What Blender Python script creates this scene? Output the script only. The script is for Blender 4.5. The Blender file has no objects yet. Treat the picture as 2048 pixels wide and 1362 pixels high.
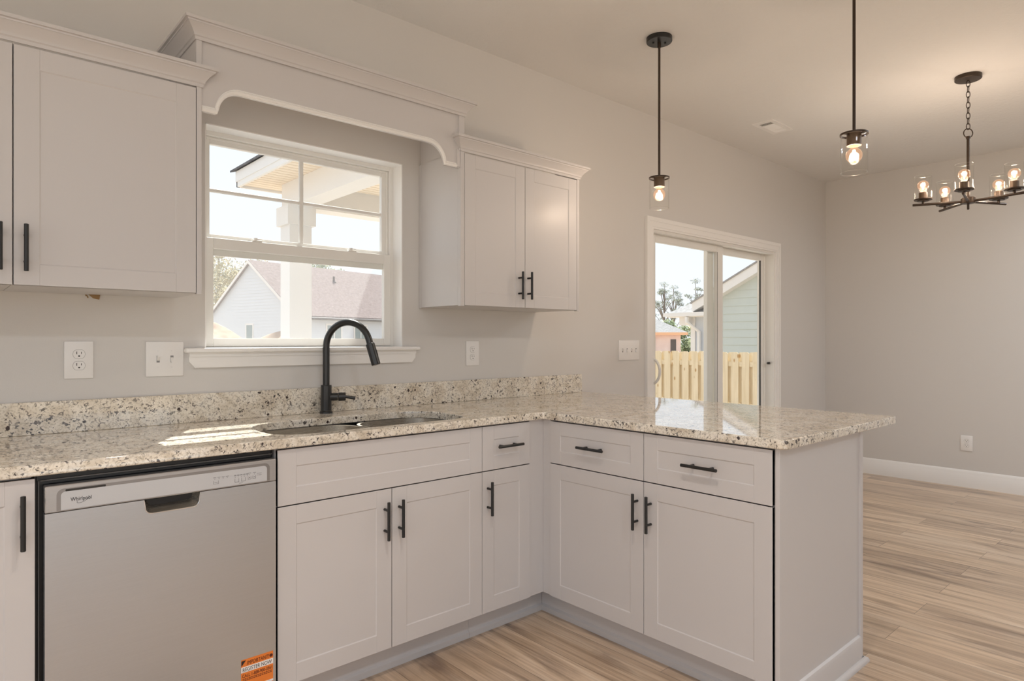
import bpy, bmesh, math, random
from mathutils import Vector, Matrix
random.seed(7)
PI = math.pi
S = bpy.context.scene
COL = S.collection

# ------------------------------------------------------------------ camera
CAM_LOC = Vector((0.0, -2.625, 1.214))
CAM_ANG = math.radians(48.298)
cd = bpy.data.cameras.new('camera'); cam = bpy.data.objects.new('camera', cd); COL.objects.link(cam)
cam.location = CAM_LOC
cam.rotation_euler = (PI/2, 0, CAM_ANG - PI/2)
cd.sensor_width = 36.0; cd.lens = 1292.0/2048*36
cd.clip_start = 0.05; cd.clip_end = 400
S.camera = cam
FW = Vector((math.cos(CAM_ANG), math.sin(CAM_ANG), 0)); RT = Vector((math.sin(CAM_ANG), -math.cos(CAM_ANG), 0))
def W(lat, dep, z):                       # lateral / depth distances from the viewpoint -> world
    p = CAM_LOC + FW*dep + RT*lat
    return Vector((p.x, p.y, z))

# ------------------------------------------------------------------ world, sun, exposure
S.view_settings.view_transform = 'Standard'; S.view_settings.look = 'None'
S.view_settings.gamma = 1; S.view_settings.use_curve_mapping = False
S.view_settings.exposure = 0.16
w = bpy.data.worlds.new('sky'); S.world = w; w.use_nodes = True
nt = w.node_tree; nt.nodes.clear()
tc = nt.nodes.new('ShaderNodeTexCoord'); sep = nt.nodes.new('ShaderNodeSeparateXYZ')
rmp = nt.nodes.new('ShaderNodeValToRGB'); bg = nt.nodes.new('ShaderNodeBackground'); wo = nt.nodes.new('ShaderNodeOutputWorld')
nt.links.new(tc.outputs['Generated'], sep.inputs[0]); nt.links.new(sep.outputs['Z'], rmp.inputs['Fac'])
rmp.color_ramp.elements[0].position = 0.0; rmp.color_ramp.elements[0].color = (0.90, 0.94, 1.0, 1)
rmp.color_ramp.elements[1].position = 0.7; rmp.color_ramp.elements[1].color = (0.77, 0.87, 1.0, 1)
nt.links.new(rmp.outputs[0], bg.inputs['Color']); bg.inputs['Strength'].default_value = 1.06
nt.links.new(bg.outputs[0], wo.inputs['Surface'])
sd = bpy.data.lights.new('sun', 'SUN'); so = bpy.data.objects.new('sun', sd); COL.objects.link(so)
sd.energy = 10.0; sd.angle = math.radians(0.6); sd.color = (1.0, 0.97, 0.91)
so.rotation_euler = Vector((-0.58, -1.0, -1.66)).to_track_quat('-Z', 'Y').to_euler()
so.location = (6, 10, 17)
CAN_POWER = 9.0; PENDANT_POWER = 4.5; CHANDELIER_POWER = 2.3
S.cycles.use_denoising = True
S.cycles.max_bounces = 10; S.cycles.diffuse_bounces = 6; S.cycles.glossy_bounces = 4
S.cycles.transmission_bounces = 6; S.cycles.transparent_max_bounces = 16
S.cycles.caustics_reflective = False; S.cycles.caustics_refractive = False
S.cycles.sample_clamp_indirect = 4.0

# ------------------------------------------------------------------ materials
def newmat(name):
    m = bpy.data.materials.new(name); m.use_nodes = True
    return m, m.node_tree, m.node_tree.nodes['Principled BSDF']
def N(t, kind, **kw):
    n = t.nodes.new(kind)
    for k, v in kw.items():
        if k.startswith('i_'):
            n.inputs[k[2:].replace('_', ' ')].default_value = v
        else: setattr(n, k, v)
    return n
def plain(name, col, rough=0.5, metal=0.0, spec=0.5, bump=0.0, bscale=200, coat=0.0):
    m, t, p = newmat(name)
    p.inputs['Base Color'].default_value = (*col, 1); p.inputs['Roughness'].default_value = rough
    p.inputs['Metallic'].default_value = metal; p.inputs['Specular IOR Level'].default_value = spec
    p.inputs['Coat Weight'].default_value = coat
    if bump:
        tc = N(t, 'ShaderNodeTexCoord'); n = N(t, 'ShaderNodeTexNoise'); n.inputs['Scale'].default_value = bscale
        n.inputs['Detail'].default_value = 3
        b = N(t, 'ShaderNodeBump'); b.inputs['Strength'].default_value = bump; b.inputs['Distance'].default_value = 0.002
        t.links.new(tc.outputs['Object'], n.inputs['Vector']); t.links.new(n.outputs['Fac'], b.inputs['Height'])
        t.links.new(b.outputs[0], p.inputs['Normal'])
    return m
def ramp(t, fac, stops, interp='LINEAR'):
    r = N(t, 'ShaderNodeValToRGB'); e = r.color_ramp.elements; r.color_ramp.interpolation = interp
    while len(e) < len(stops): e.new(0.5)
    for el, (pos, c) in zip(e, stops): el.position = pos; el.color = (*c, 1) if len(c) == 3 else c
    t.links.new(fac, r.inputs['Fac']); return r
def mixc(t, fac, a, b, mode='MIX'):
    m = N(t, 'ShaderNodeMix', data_type='RGBA', blend_type=mode)
    for sock, v in ((m.inputs[0], fac), (m.inputs[6], a), (m.inputs[7], b)):
        if hasattr(v, 'is_output'): t.links.new(v, sock)
        elif isinstance(v, tuple): sock.default_value = (*v, 1)
        else: sock.default_value = v
    return m.outputs[2]

M = {}
M['wall'] = plain('wall_paint', (0.665, 0.648, 0.630), 0.62, spec=0.3, bump=0.12, bscale=260)
M['wall_out'] = plain('outside_siding_paint', (0.75, 0.74, 0.70), 0.7)
M['white'] = plain('cabinet_white', (0.605, 0.588, 0.588), 0.38, spec=0.45)
M['trim'] = plain('trim_white', (0.86, 0.85, 0.835), 0.30)
M['vinyl'] = plain('window_vinyl', (0.82, 0.81, 0.78), 0.35)
M['plate'] = plain('white_plastic', (0.84, 0.83, 0.82), 0.3)
M['dark'] = plain('dark_slot', (0.03, 0.028, 0.026), 0.6)
M['black'] = plain('matte_black_metal', (0.012, 0.012, 0.012), 0.38, metal=0.0, spec=0.5)
M['faucet'] = plain('faucet_black', (0.010, 0.011, 0.012), 0.30, metal=0.0, spec=0.6)
M['bronze'] = plain('dark_bronze', (0.050, 0.034, 0.024), 0.36, metal=0.5, spec=0.5)
M['socket'] = plain('bronze_socket', (0.13, 0.085, 0.055), 0.42, metal=0.3)
M['rubber'] = plain('black_tub', (0.010, 0.011, 0.013), 0.35)
M['grey'] = plain('seal_grey', (0.25, 0.25, 0.25), 0.35, metal=0.4)
M['orange'] = plain('sticker_orange', (0.80, 0.22, 0.035), 0.5)
M['paper'] = plain('sticker_white', (0.85, 0.82, 0.80), 0.5)
M['ink'] = plain('black_ink', (0.02, 0.015, 0.015), 0.6)
M['inkbrown'] = plain('brown_ink', (0.09, 0.012, 0.006), 0.6)
M['panelgrey'] = plain('panel_light_grey', (0.55, 0.565, 0.59), 0.35, metal=0.1)
M['printgrey'] = plain('panel_print', (0.12, 0.12, 0.13), 0.5)
M['recess'] = plain('recess_grey', (0.30, 0.285, 0.28), 0.35, metal=0.6); M['chrome'] = plain('chrome', (0.8, 0.8, 0.8), 0.12, metal=1.0)

# ceiling: knockdown texture
m, t, p = newmat('ceiling_paint'); M['ceiling'] = m
p.inputs['Base Color'].default_value = (0.77, 0.765, 0.755, 1); p.inputs['Roughness'].default_value = 0.8
tc = N(t, 'ShaderNodeTexCoord'); n = N(t, 'ShaderNodeTexNoise'); n.inputs['Scale'].default_value = 26; n.inputs['Detail'].default_value = 5
n.inputs['Distortion'].default_value = 0.8
t.links.new(tc.outputs['Object'], n.inputs['Vector'])
r = ramp(t, n.outputs['Fac'], [(0.47, (0, 0, 0)), (0.56, (1, 1, 1))])
b = N(t, 'ShaderNodeBump'); b.inputs['Strength'].default_value = 0.22; b.inputs['Distance'].default_value = 0.003
t.links.new(r.outputs[0], b.inputs['Height']); t.links.new(b.outputs[0], p.inputs['Normal'])

# stainless steel
def steel(name, axis, col=(0.555, 0.575, 0.605), rough=0.33):
    m, t, p = newmat(name)
    p.inputs['Metallic'].default_value = 0.9
    tc = N(t, 'ShaderNodeTexCoord'); mp = N(t, 'ShaderNodeMapping')
    sc = [900, 900, 900]; sc[axis] = 12; mp.inputs['Scale'].default_value = sc
    n = N(t, 'ShaderNodeTexNoise'); n.inputs['Scale'].default_value = 1.0; n.inputs['Detail'].default_value = 2
    t.links.new(tc.outputs['Object'], mp.inputs[0]); t.links.new(mp.outputs[0], n.inputs['Vector'])
    r = ramp(t, n.outputs['Fac'], [(0.3, tuple(c*0.975 for c in col)), (0.7, tuple(min(1, c*1.02) for c in col))])
    t.links.new(r.outputs[0], p.inputs['Base Color'])
    r2 = ramp(t, n.outputs['Fac'], [(0.3, (rough-0.015,)*3), (0.7, (rough+0.02,)*3)])
    t.links.new(r2.outputs[0], p.inputs['Roughness'])
    p.inputs['Anisotropic'].default_value = 0.5
    return m
M['steel'] = steel('stainless_door', 0); M['steelv'] = steel('stainless_trim', 0, (0.50, 0.495, 0.50), 0.36)
M['sink'] = steel('stainless_sink', 0, (0.50, 0.46, 0.40), 0.26)

# granite
m, t, p = newmat('granite'); M['granite'] = m
tc = N(t, 'ShaderNodeTexCoord')
def noise(scale, det=4, dist=0.0, rough=0.55):
    n = N(t, 'ShaderNodeTexNoise'); n.inputs['Scale'].default_value = scale; n.inputs['Detail'].default_value = det
    n.inputs['Distortion'].default_value = dist; n.inputs['Roughness'].default_value = rough
    t.links.new(tc.outputs['Object'], n.inputs['Vector']); return n.outputs['Fac']
base = ramp(t, noise(14, 5, 0.6), [(0.30, (0.62, 0.545, 0.44)), (0.47, (0.75, 0.69, 0.59)), (0.56, (0.85, 0.80, 0.71)), (0.72, (0.70, 0.675, 0.62))]).outputs[0]
fine = ramp(t, noise(160, 2), [(0.36, (0.55, 0.52, 0.47)), (0.5, (1, 1, 1))]).outputs[0]
c1 = mixc(t, 0.65, base, fine, 'MULTIPLY')
clus = ramp(t, noise(9, 3, 1.0), [(0.36, (0, 0, 0)), (0.56, (1, 1, 1))]).outputs[0]       # where dark grains gather
sp1 = ramp(t, noise(85, 3, 0.8, 0.66), [(0.555, (0, 0, 0)), (0.60, (1, 1, 1))]).outputs[0]
k1 = N(t, 'ShaderNodeMath', operation='MULTIPLY'); t.links.new(sp1, k1.inputs[0])
ad = N(t, 'ShaderNodeMath', operation='MULTIPLY_ADD'); t.links.new(clus, ad.inputs[0]); ad.inputs[1].default_value = 0.75; ad.inputs[2].default_value = 0.25
t.links.new(ad.outputs[0], k1.inputs[1])
dcol = ramp(t, noise(30, 2), [(0.4, (0.035, 0.030, 0.032)), (0.6, (0.16, 0.14, 0.125))]).outputs[0]
c2 = mixc(t, k1.outputs[0], c1, dcol)
vo = N(t, 'ShaderNodeTexVoronoi'); vo.inputs['Scale'].default_value = 24; t.links.new(tc.outputs['Object'], vo.inputs['Vector'])
nz = noise(70, 2); dd = N(t, 'ShaderNodeMath', operation='MULTIPLY_ADD'); t.links.new(nz, dd.inputs[0]); dd.inputs[1].default_value = 0.35
t.links.new(vo.outputs['Distance'], dd.inputs[2])
blob = ramp(t, dd.outputs[0], [(0.30, (1, 1, 1)), (0.335, (0, 0, 0))]).outputs[0]
sc_ = N(t, 'ShaderNodeSeparateColor'); t.links.new(vo.outputs['Color'], sc_.inputs[0])
pick = ramp(t, sc_.outputs[0], [(0.60, (0, 0, 0)), (0.62, (1, 1, 1))]).outputs[0]
k2 = N(t, 'ShaderNodeMath', operation='MULTIPLY'); t.links.new(blob, k2.inputs[0]); t.links.new(pick, k2.inputs[1])
c3 = mixc(t, k2.outputs[0], c2, (0.040, 0.026, 0.026))
t.links.new(c3, p.inputs['Base Color'])
p.inputs['Roughness'].default_value = 0.035; p.inputs['Specular IOR Level'].default_value = 1.0

# oak plank floor, boards along Y
m, t, p = newmat('oak_planks'); M['floor'] = m
tc = N(t, 'ShaderNodeTexCoord'); sx = N(t, 'ShaderNodeSeparateXYZ'); t.links.new(tc.outputs['Object'], sx.inputs[0])
cx = N(t, 'ShaderNodeCombineXYZ'); t.links.new(sx.outputs['Y'], cx.inputs[0]); t.links.new(sx.outputs['X'], cx.inputs[1])
br = N(t, 'ShaderNodeTexBrick'); br.offset = 0.37; br.inputs['Scale'].default_value = 1.0
br.inputs['Brick Width'].default_value = 1.22; br.inputs['Row Height'].default_value = 0.18
br.inputs['Mortar Size'].default_value = 0.0009; br.inputs['Mortar Smooth'].default_value = 0.2; br.inputs['Bias'].default_value = 0
br.inputs['Color1'].default_value = (0, 0, 0, 1); br.inputs['Color2'].default_value = (1, 1, 1, 1); br.inputs['Mortar'].default_value = (0.5, 0.5, 0.5, 1)
t.links.new(cx.outputs[0], br.inputs['Vector'])
off = N(t, 'ShaderNodeVectorMath', operation='SCALE'); off.inputs['Scale'].default_value = 23.0; t.links.new(br.outputs['Color'], off.inputs[0])
add = N(t, 'ShaderNodeVectorMath', operation='ADD'); t.links.new(tc.outputs['Object'], add.inputs[0]); t.links.new(off.outputs[0], add.inputs[1])
def grain(sx_, sy_, det, dist):                    # stretched along the boards
    mp = N(t, 'ShaderNodeMapping'); mp.inputs['Scale'].default_value = (sx_, sy_, 1); t.links.new(add.outputs[0], mp.inputs[0])
    n = N(t, 'ShaderNodeTexNoise'); n.inputs['Scale'].default_value = 1; n.inputs['Detail'].default_value = det; n.inputs['Distortion'].default_value = dist
    t.links.new(mp.outputs[0], n.inputs['Vector']); return n.outputs['Fac']
g1 = ramp(t, grain(16, 1.1, 6, 1.2), [(0.26, (0.26, 0.185, 0.125)), (0.39, (0.52, 0.39, 0.275)), (0.55, (0.67, 0.52, 0.385)), (0.75, (0.77, 0.65, 0.52))]).outputs[0]
g2 = ramp(t, grain(130, 3.0, 3, 0.3), [(0.3, (0.70, 0.66, 0.62)), (0.6, (1, 1, 1))]).outputs[0]
g3 = ramp(t, grain(8, 1.25, 5, 1.4), [(0.55, (1, 1, 1)), (0.72, (0.42, 0.37, 0.35))]).outputs[0]
fc = mixc(t, 0.8, g1, g2, 'MULTIPLY'); fc = mixc(t, 0.9, fc, g3, 'MULTIPLY')
tone = ramp(t, br.outputs['Color'], [(0.0, (0.80, 0.76, 0.72)), (0.5, (1.0, 0.98, 0.95)), (1.0, (1.14, 1.12, 1.08))]).outputs[0]
fc = mixc(t, 1.0, fc, tone, 'MULTIPLY')
fc = mixc(t, br.outputs['Fac'], fc, (0.10, 0.065, 0.04))
t.links.new(fc, p.inputs['Base Color']); p.inputs['Roughness'].default_value = 0.34; p.inputs['Specular IOR Level'].default_value = 0.9
p.inputs['Coat Weight'].default_value = 0.5; p.inputs['Coat Roughness'].default_value = 0.38; p.inputs['Coat IOR'].default_value = 1.6

# thin glass: reflection by Fresnel over clear transmission
def thin_glass(name, tint=(0.97, 0.98, 0.98), ior=1.5, rough=0.0):
    m = bpy.data.materials.new(name); m.use_nodes = True; t = m.node_tree; t.nodes.clear()
    o = N(t, 'ShaderNodeOutputMaterial'); tr = N(t, 'ShaderNodeBsdfTransparent'); gl = N(t, 'ShaderNodeBsdfGlossy')
    tr.inputs[0].default_value = (*tint, 1); gl.inputs['Roughness'].default_value = rough
    f = N(t, 'ShaderNodeFresnel'); mx = N(t, 'ShaderNodeMixShader')
    ge = N(t, 'ShaderNodeNewGeometry'); pick_ = N(t, 'ShaderNodeMapRange')          # same outside-to-glass index on both faces of the pane
    pick_.inputs['To Min'].default_value = ior; pick_.inputs['To Max'].default_value = 1/ior
    t.links.new(ge.outputs['Backfacing'], pick_.inputs['Value']); t.links.new(pick_.outputs[0], f.inputs[0])
    t.links.new(f.outputs[0], mx.inputs[0]); t.links.new(tr.outputs[0], mx.inputs[1]); t.links.new(gl.outputs[0], mx.inputs[2])
    t.links.new(mx.outputs[0], o.inputs[0]); return m
M['pane'] = thin_glass('window_glass', (0.98, 0.99, 0.985), 1.2)
M['shade'] = thin_glass('clear_shade_glass', (0.995, 0.995, 0.99), 1.16); M['edge'] = thin_glass('glass_rim', (1.0, 1.0, 1.0), 1.9, 0.15)
M['bulb'] = thin_glass('bulb_glass', (1.0, 0.93, 0.86), 1.3)
def emit(name, col, strength):
    m = bpy.data.materials.new(name); m.use_nodes = True; t = m.node_tree; t.nodes.clear()
    o = N(t, 'ShaderNodeOutputMaterial'); e = N(t, 'ShaderNodeEmission'); e.inputs[0].default_value = (*col, 1); e.inputs[1].default_value = strength
    t.links.new(e.outputs[0], o.inputs[0]); return m
M['filament'] = emit('glowing_filament', (1.0, 0.72, 0.42), 14.0)
M['lens'] = emit('downlight_lens', (1.0, 0.86, 0.70), 4.0)
# lit bulb envelope: clear glass with a faint warm glow
m = M['bulb']; t = m.node_tree
o = [n for n in t.nodes if n.type == 'OUTPUT_MATERIAL'][0]; src = o.inputs[0].links[0].from_socket
e = N(t, 'ShaderNodeEmission'); e.inputs[0].default_value = (1.0, 0.52, 0.30, 1); e.inputs[1].default_value = 0.15
a = N(t, 'ShaderNodeAddShader'); t.links.new(src, a.inputs[0]); t.links.new(e.outputs[0], a.inputs[1]); t.links.new(a.outputs[0], o.inputs[0])
# insect screen
m = bpy.data.materials.new('insect_screen'); m.use_nodes = True; t = m.node_tree; t.nodes.clear(); M['screen'] = m
o = N(t, 'ShaderNodeOutputMaterial'); tr = N(t, 'ShaderNodeBsdfTransparent'); df = N(t, 'ShaderNodeBsdfDiffuse'); df.inputs[0].default_value = (0.45, 0.45, 0.46, 1)
tl = N(t, 'ShaderNodeBsdfTranslucent'); tl.inputs[0].default_value = (0.45, 0.45, 0.46, 1); ad_ = N(t, 'ShaderNodeAddShader')
t.links.new(df.outputs[0], ad_.inputs[0]); t.links.new(tl.outputs[0], ad_.inputs[1])
mx = N(t, 'ShaderNodeMixShader'); mx.inputs[0].default_value = 0.10
t.links.new(tr.outputs[0], mx.inputs[1]); t.links.new(ad_.outputs[0], mx.inputs[2]); t.links.new(mx.outputs[0], o.inputs[0])

# outside materials
def noisy(name, c1, c2, scale, rough=0.9, axis=None, det=4):
    m, t, p = newmat(name); tc = N(t, 'ShaderNodeTexCoord'); mp = N(t, 'ShaderNodeMapping')
    if axis: mp.inputs['Scale'].default_value = axis
    n = N(t, 'ShaderNodeTexNoise'); n.inputs['Scale'].default_value = scale; n.inputs['Detail'].default_value = det
    t.links.new(tc.outputs['Object'], mp.inputs[0]); t.links.new(mp.outputs[0], n.inputs['Vector'])
    r = ramp(t, n.outputs['Fac'], [(0.33, c1), (0.67, c2)]); t.links.new(r.outputs[0], p.inputs['Base Color'])
    p.inputs['Roughness'].default_value = rough; p.inputs['Specular IOR Level'].default_value = 0.1; return m
M['soil'] = noisy('soil', (0.30, 0.20, 0.14), (0.46, 0.34, 0.25), 3.0)
M['ground'] = noisy('dry_grass', (0.36, 0.295, 0.225), (0.44, 0.36, 0.28), 1.2)
M['concrete'] = noisy('concrete', (0.55, 0.54, 0.51), (0.65, 0.64, 0.61), 2.0)
M['siding_white'] = plain('siding_white', (0.60, 0.64, 0.70), 0.6)
M['siding_green'] = plain('siding_pale_green', (0.50, 0.55, 0.53), 0.6)
M['roof'] = noisy('shingle_brown', (0.20, 0.155, 0.145), (0.29, 0.235, 0.225), 9.0, 0.95)
M['roof_grey'] = noisy('shingle_grey', (0.27, 0.265, 0.265), (0.36, 0.355, 0.355), 9.0, 0.95)
M['roof_dark'] = noisy('shingle_dark', (0.10, 0.10, 0.11), (0.18, 0.18, 0.19), 12.0, 0.95)
M['gutter'] = plain('gutter_dark', (0.10, 0.085, 0.08), 0.5)
M['outtrim'] = plain('outside_trim', (0.72, 0.71, 0.70), 0.5)
M['soffit'] = plain('soffit_cream', (0.78, 0.68, 0.56), 0.6)
M['outglass'] = plain('dark_window', (0.16, 0.22, 0.22), 0.12, spec=0.8)
M['osb'] = noisy('pink_sheathing', (0.80, 0.62, 0.56), (0.86, 0.70, 0.64), 2.0)
M['lumber'] = plain('orange_lumber', (0.85, 0.50, 0.30), 0.8)
M['bark'] = noisy('bark', (0.20, 0.17, 0.15), (0.34, 0.30, 0.27), 6.0)
def leafmat(name, a, b):
    m, t, p = newmat(name); oi = N(t, 'ShaderNodeTexCoord'); n = N(t, 'ShaderNodeTexNoise'); n.inputs['Scale'].default_value = 1.3
    t.links.new(oi.outputs['Object'], n.inputs['Vector'])
    r = ramp(t, n.outputs['Fac'], [(0.35, a), (0.65, b)]); t.links.new(r.outputs[0], p.inputs['Base Color'])
    p.inputs['Roughness'].default_value = 0.7; p.inputs['Transmission Weight'].default_value = 0.0
    p.inputs['Subsurface Weight'].default_value = 0.0; return m
M['leaf'] = leafmat('leaves_autumn', (0.26, 0.25, 0.12), (0.52, 0.42, 0.22))
M['leafg'] = leafmat('leaves_green', (0.16, 0.22, 0.10), (0.38, 0.42, 0.22))
M['pine'] = leafmat('pine_needles', (0.17, 0.19, 0.14), (0.32, 0.33, 0.25))
# fence lumber with knots
m, t, p = newmat('fence_pine'); M['fence'] = m
tc = N(t, 'ShaderNodeTexCoord'); mp = N(t, 'ShaderNodeMapping'); mp.inputs['Scale'].default_value = (1, 22, 1.4); t.links.new(tc.outputs['Object'], mp.inputs[0])
n = N(t, 'ShaderNodeTexNoise'); n.inputs['Scale'].default_value = 1.0; n.inputs['Detail'].default_value = 4; t.links.new(mp.outputs[0], n.inputs['Vector'])
c = ramp(t, n.outputs['Fac'], [(0.3, (0.62, 0.51, 0.34)), (0.7, (0.74, 0.64, 0.47))]).outputs[0]
mp2 = N(t, 'ShaderNodeMapping'); mp2.inputs['Scale'].default_value = (0.01, 6.5, 3.2); t.links.new(tc.outputs['Object'], mp2.inputs[0])
v = N(t, 'ShaderNodeTexVoronoi'); v.inputs['Scale'].default_value = 1.0; t.links.new(mp2.outputs[0], v.inputs['Vector'])
kf = ramp(t, v.outputs['Distance'], [(0.07, (1, 1, 1)), (0.15, (0, 0, 0))]).outputs[0]
t.links.new(mixc(t, kf, c, (0.40, 0.24, 0.10)), p.inputs['Base Color']); p.inputs['Roughness'].default_value = 0.8

# ------------------------------------------------------------------ mesh builder
class MB:
    def __init__(s): s.v = []; s.f = []
    def add(s, vs, fs):
        o = len(s.v); s.v += [Vector(q) for q in vs]; s.f += [tuple(i+o for i in q) for q in fs]
    def bm(s, b, mat=None):
        b.verts.ensure_lookup_table(); b.verts.index_update()
        s.add([(mat @ q.co) if mat else q.co.copy() for q in b.verts], [[q.index for q in f.verts] for f in b.faces]); b.free()
    def box(s, x0, x1, y0, y1, z0, z1, bev=0.0, mat=None, seg=1):
        b = bmesh.new(); bmesh.ops.create_cube(b, size=1)
        for q in b.verts: q.co = Vector(((x0+x1)/2+q.co.x*(x1-x0), (y0+y1)/2+q.co.y*(y1-y0), (z0+z1)/2+q.co.z*(z1-z0)))
        if bev > 0: bmesh.ops.bevel(b, geom=list(b.edges), offset=bev, segments=seg, affect='EDGES', profile=0.5)
        s.bm(b, mat)
    def lathe(s, prof, seg=32, mat=None, cap0=True, cap1=True):     # prof: list of (r, z) around local Z
        vs = []; fs = []
        for r, z in prof:
            for k in range(seg):
                a = 2*PI*k/seg; q = Vector((r*math.cos(a), r*math.sin(a), z)); vs.append(mat @ q if mat else q)
        for i in range(len(prof)-1):
            for k in range(seg):
                k2 = (k+1) % seg; fs.append((i*seg+k, i*seg+k2, (i+1)*seg+k2, (i+1)*seg+k))
        if cap0: fs.append(tuple(reversed(range(seg))))
        if cap1: fs.append(tuple(range((len(prof)-1)*seg, len(prof)*seg)))
        s.add(vs, fs)
    def cyl(s, a, b, r, seg=20, r2=None, bev=0.0):
        a = Vector(a); b = Vector(b); d = b-a; L = d.length
        mt = Matrix.Translation(a) @ d.to_track_quat('Z', 'Y').to_matrix().to_4x4(); r2 = r if r2 is None else r2
        pr = [(r, 0), (r2, L)] if not bev else [(r-bev, 0), (r, bev), (r2, L-bev), (r2-bev, L)]
        s.lathe(pr, seg, mt)
    def tube(s, pts, r, seg=12, closed=False, cap=True):
        pts = [Vector(q) for q in pts]; n = len(pts); vs = []; fs = []; prev = None
        for i, q in enumerate(pts):
            if closed: d = (pts[(i+1) % n]-pts[i-1]).normalized()
            else: d = (pts[min(i+1, n-1)]-pts[max(i-1, 0)]).normalized()
            if prev is None:
                up = Vector((0, 0, 1)) if abs(d.z) < 0.9 else Vector((1, 0, 0)); u = d.cross(up).normalized()
            else: u = (prev - d*prev.dot(d)).normalized()
            prev = u; v = d.cross(u); rr = r[i] if isinstance(r, (list, tuple)) else r
            for k in range(seg):
                a = 2*PI*k/seg; vs.append(q+u*rr*math.cos(a)+v*rr*math.sin(a))
        for i in range(n if closed else n-1):
            j = (i+1) % n
            for k in range(seg):
                k2 = (k+1) % seg; fs.append((i*seg+k, i*seg+k2, j*seg+k2, j*seg+k))
        if not closed and cap: fs.append(tuple(reversed(range(seg)))); fs.append(tuple(range((n-1)*seg, n*seg)))
        s.add(vs, fs)
    def prism(s, poly, vec, mat=None):                               # polygon points + extrusion vector
        P = [Vector(q) for q in poly]; n = len(P); vec = Vector(vec)
        vs = P+[q+vec for q in P]
        if mat: vs = [mat @ q for q in vs]
        s.add(vs, [tuple(range(n-1, -1, -1)), tuple(range(n, 2*n))]+[(i, (i+1) % n, n+(i+1) % n, n+i) for i in range(n)])
    def sweep(s, prof, path, outs):                                  # profile (out, z) swept along corner points, outs = mitre directions
        vs = []; fs = []; n = len(prof)
        for q, o in zip(path, outs):
            for (d, z) in prof: vs.append(Vector((q[0]+o[0]*d, q[1]+o[1]*d, q[2]+z)))
        for i in range(len(path)-1):
            for k in range(n):
                k2 = (k+1) % n; fs.append((i*n+k, i*n+k2, (i+1)*n+k2, (i+1)*n+k))
        fs.append(tuple(reversed(range(n)))); fs.append(tuple(range((len(path)-1)*n, len(path)*n)))
        s.add(vs, fs)

ORIG = {}
def link_mesh(name, mb, mat, parent=None, origin=None, smooth=True):
    base = ORIG.get(parent.name, Vector((0, 0, 0))) if parent else Vector((0, 0, 0))
    o_w = base.copy() if (parent and origin is None) else Vector(origin or (0, 0, 0))
    me = bpy.data.meshes.new(name); me.from_pydata([tuple(q-o_w) for q in mb.v], [], mb.f); me.update()
    b = bmesh.new(); b.from_mesh(me); bmesh.ops.recalc_face_normals(b, faces=b.faces)
    if smooth:
        for e in b.edges: e.smooth = not (len(e.link_faces) != 2 or e.calc_face_angle(0) > 0.55)
        for f in b.faces: f.smooth = True
    b.to_mesh(me); b.free()
    if isinstance(mat, (list, tuple)):
        for x in mat: me.materials.append(x)
    else: me.materials.append(mat)
    ob = bpy.data.objects.new(name, me); COL.objects.link(ob)
    if parent: ob.parent = parent
    ob.location = o_w - base
    ORIG[ob.name] = o_w
    return ob
def thing(name, loc, label, cat, group=None):
    o = bpy.data.objects.new(name, None); COL.objects.link(o); o.empty_display_size = 0.05
    o.location = loc; ORIG[o.name] = Vector(loc); o['label'] = label; o['category'] = cat
    if group: o['group'] = group
    return o
def tag(o, label, cat, group=None):
    o['label'] = label; o['category'] = cat
    if group: o['group'] = group
    return o
def struct(o): o['kind'] = 'structure'; return o
def sempty(name, loc):
    o = bpy.data.objects.new(name, None); COL.objects.link(o); o.location = loc; ORIG[o.name] = Vector(loc); o['kind'] = 'structure'; o.empty_display_size = 0.05
    return o
def dup(root, loc, label=None):
    def rec(o, par):
        c = o.copy(); COL.objects.link(c); ORIG[c.name] = ORIG.get(o.name, Vector())
        if par: c.parent = par
        for ch in list(o.children): rec(ch, c)
        return c
    r = rec(root, None); r.location = loc; ORIG[r.name] = Vector(loc)
    if label: r['label'] = label
    return r
def text_mb(body, size, mt, extrude=0.0006, align='LEFT', shear=0.0, space=1.0, width=None):
    cu = bpy.data.curves.new('text', 'FONT'); cu.body = body; cu.size = size; cu.extrude = extrude; cu.align_x = align; cu.shear = shear; cu.space_character = space
    ob = bpy.data.objects.new('text', cu); COL.objects.link(ob); bpy.context.view_layer.update()
    dg = bpy.context.evaluated_depsgraph_get(); me = bpy.data.meshes.new_from_object(ob.evaluated_get(dg))
    if width:
        kx = width/max(1e-6, max(q.co.x for q in me.vertices)); mt = mt @ Matrix.Diagonal((kx, 1, 1, 1))
    mb = MB(); mb.add([mt @ q.co for q in me.vertices], [tuple(f.vertices) for f in me.polygons])
    bpy.data.objects.remove(ob); bpy.data.curves.remove(cu); bpy.data.meshes.remove(me)
    return mb
def frameA(x0, y0, z0): return Matrix(((1, 0, 0, x0), (0, 0, -1, y0), (0, 1, 0, z0), (0, 0, 0, 1)))    # u=+x v=+z d=-y (faces the room)
def frameP(x0, y0, z0): return Matrix(((0, 0, -1, x0), (-1, 0, 0, y0), (0, 1, 0, z0), (0, 0, 0, 1)))    # u=-y v=+z d=-x
def frameR(x0, y0, z0): return frameP(x0, y0, z0)

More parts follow.
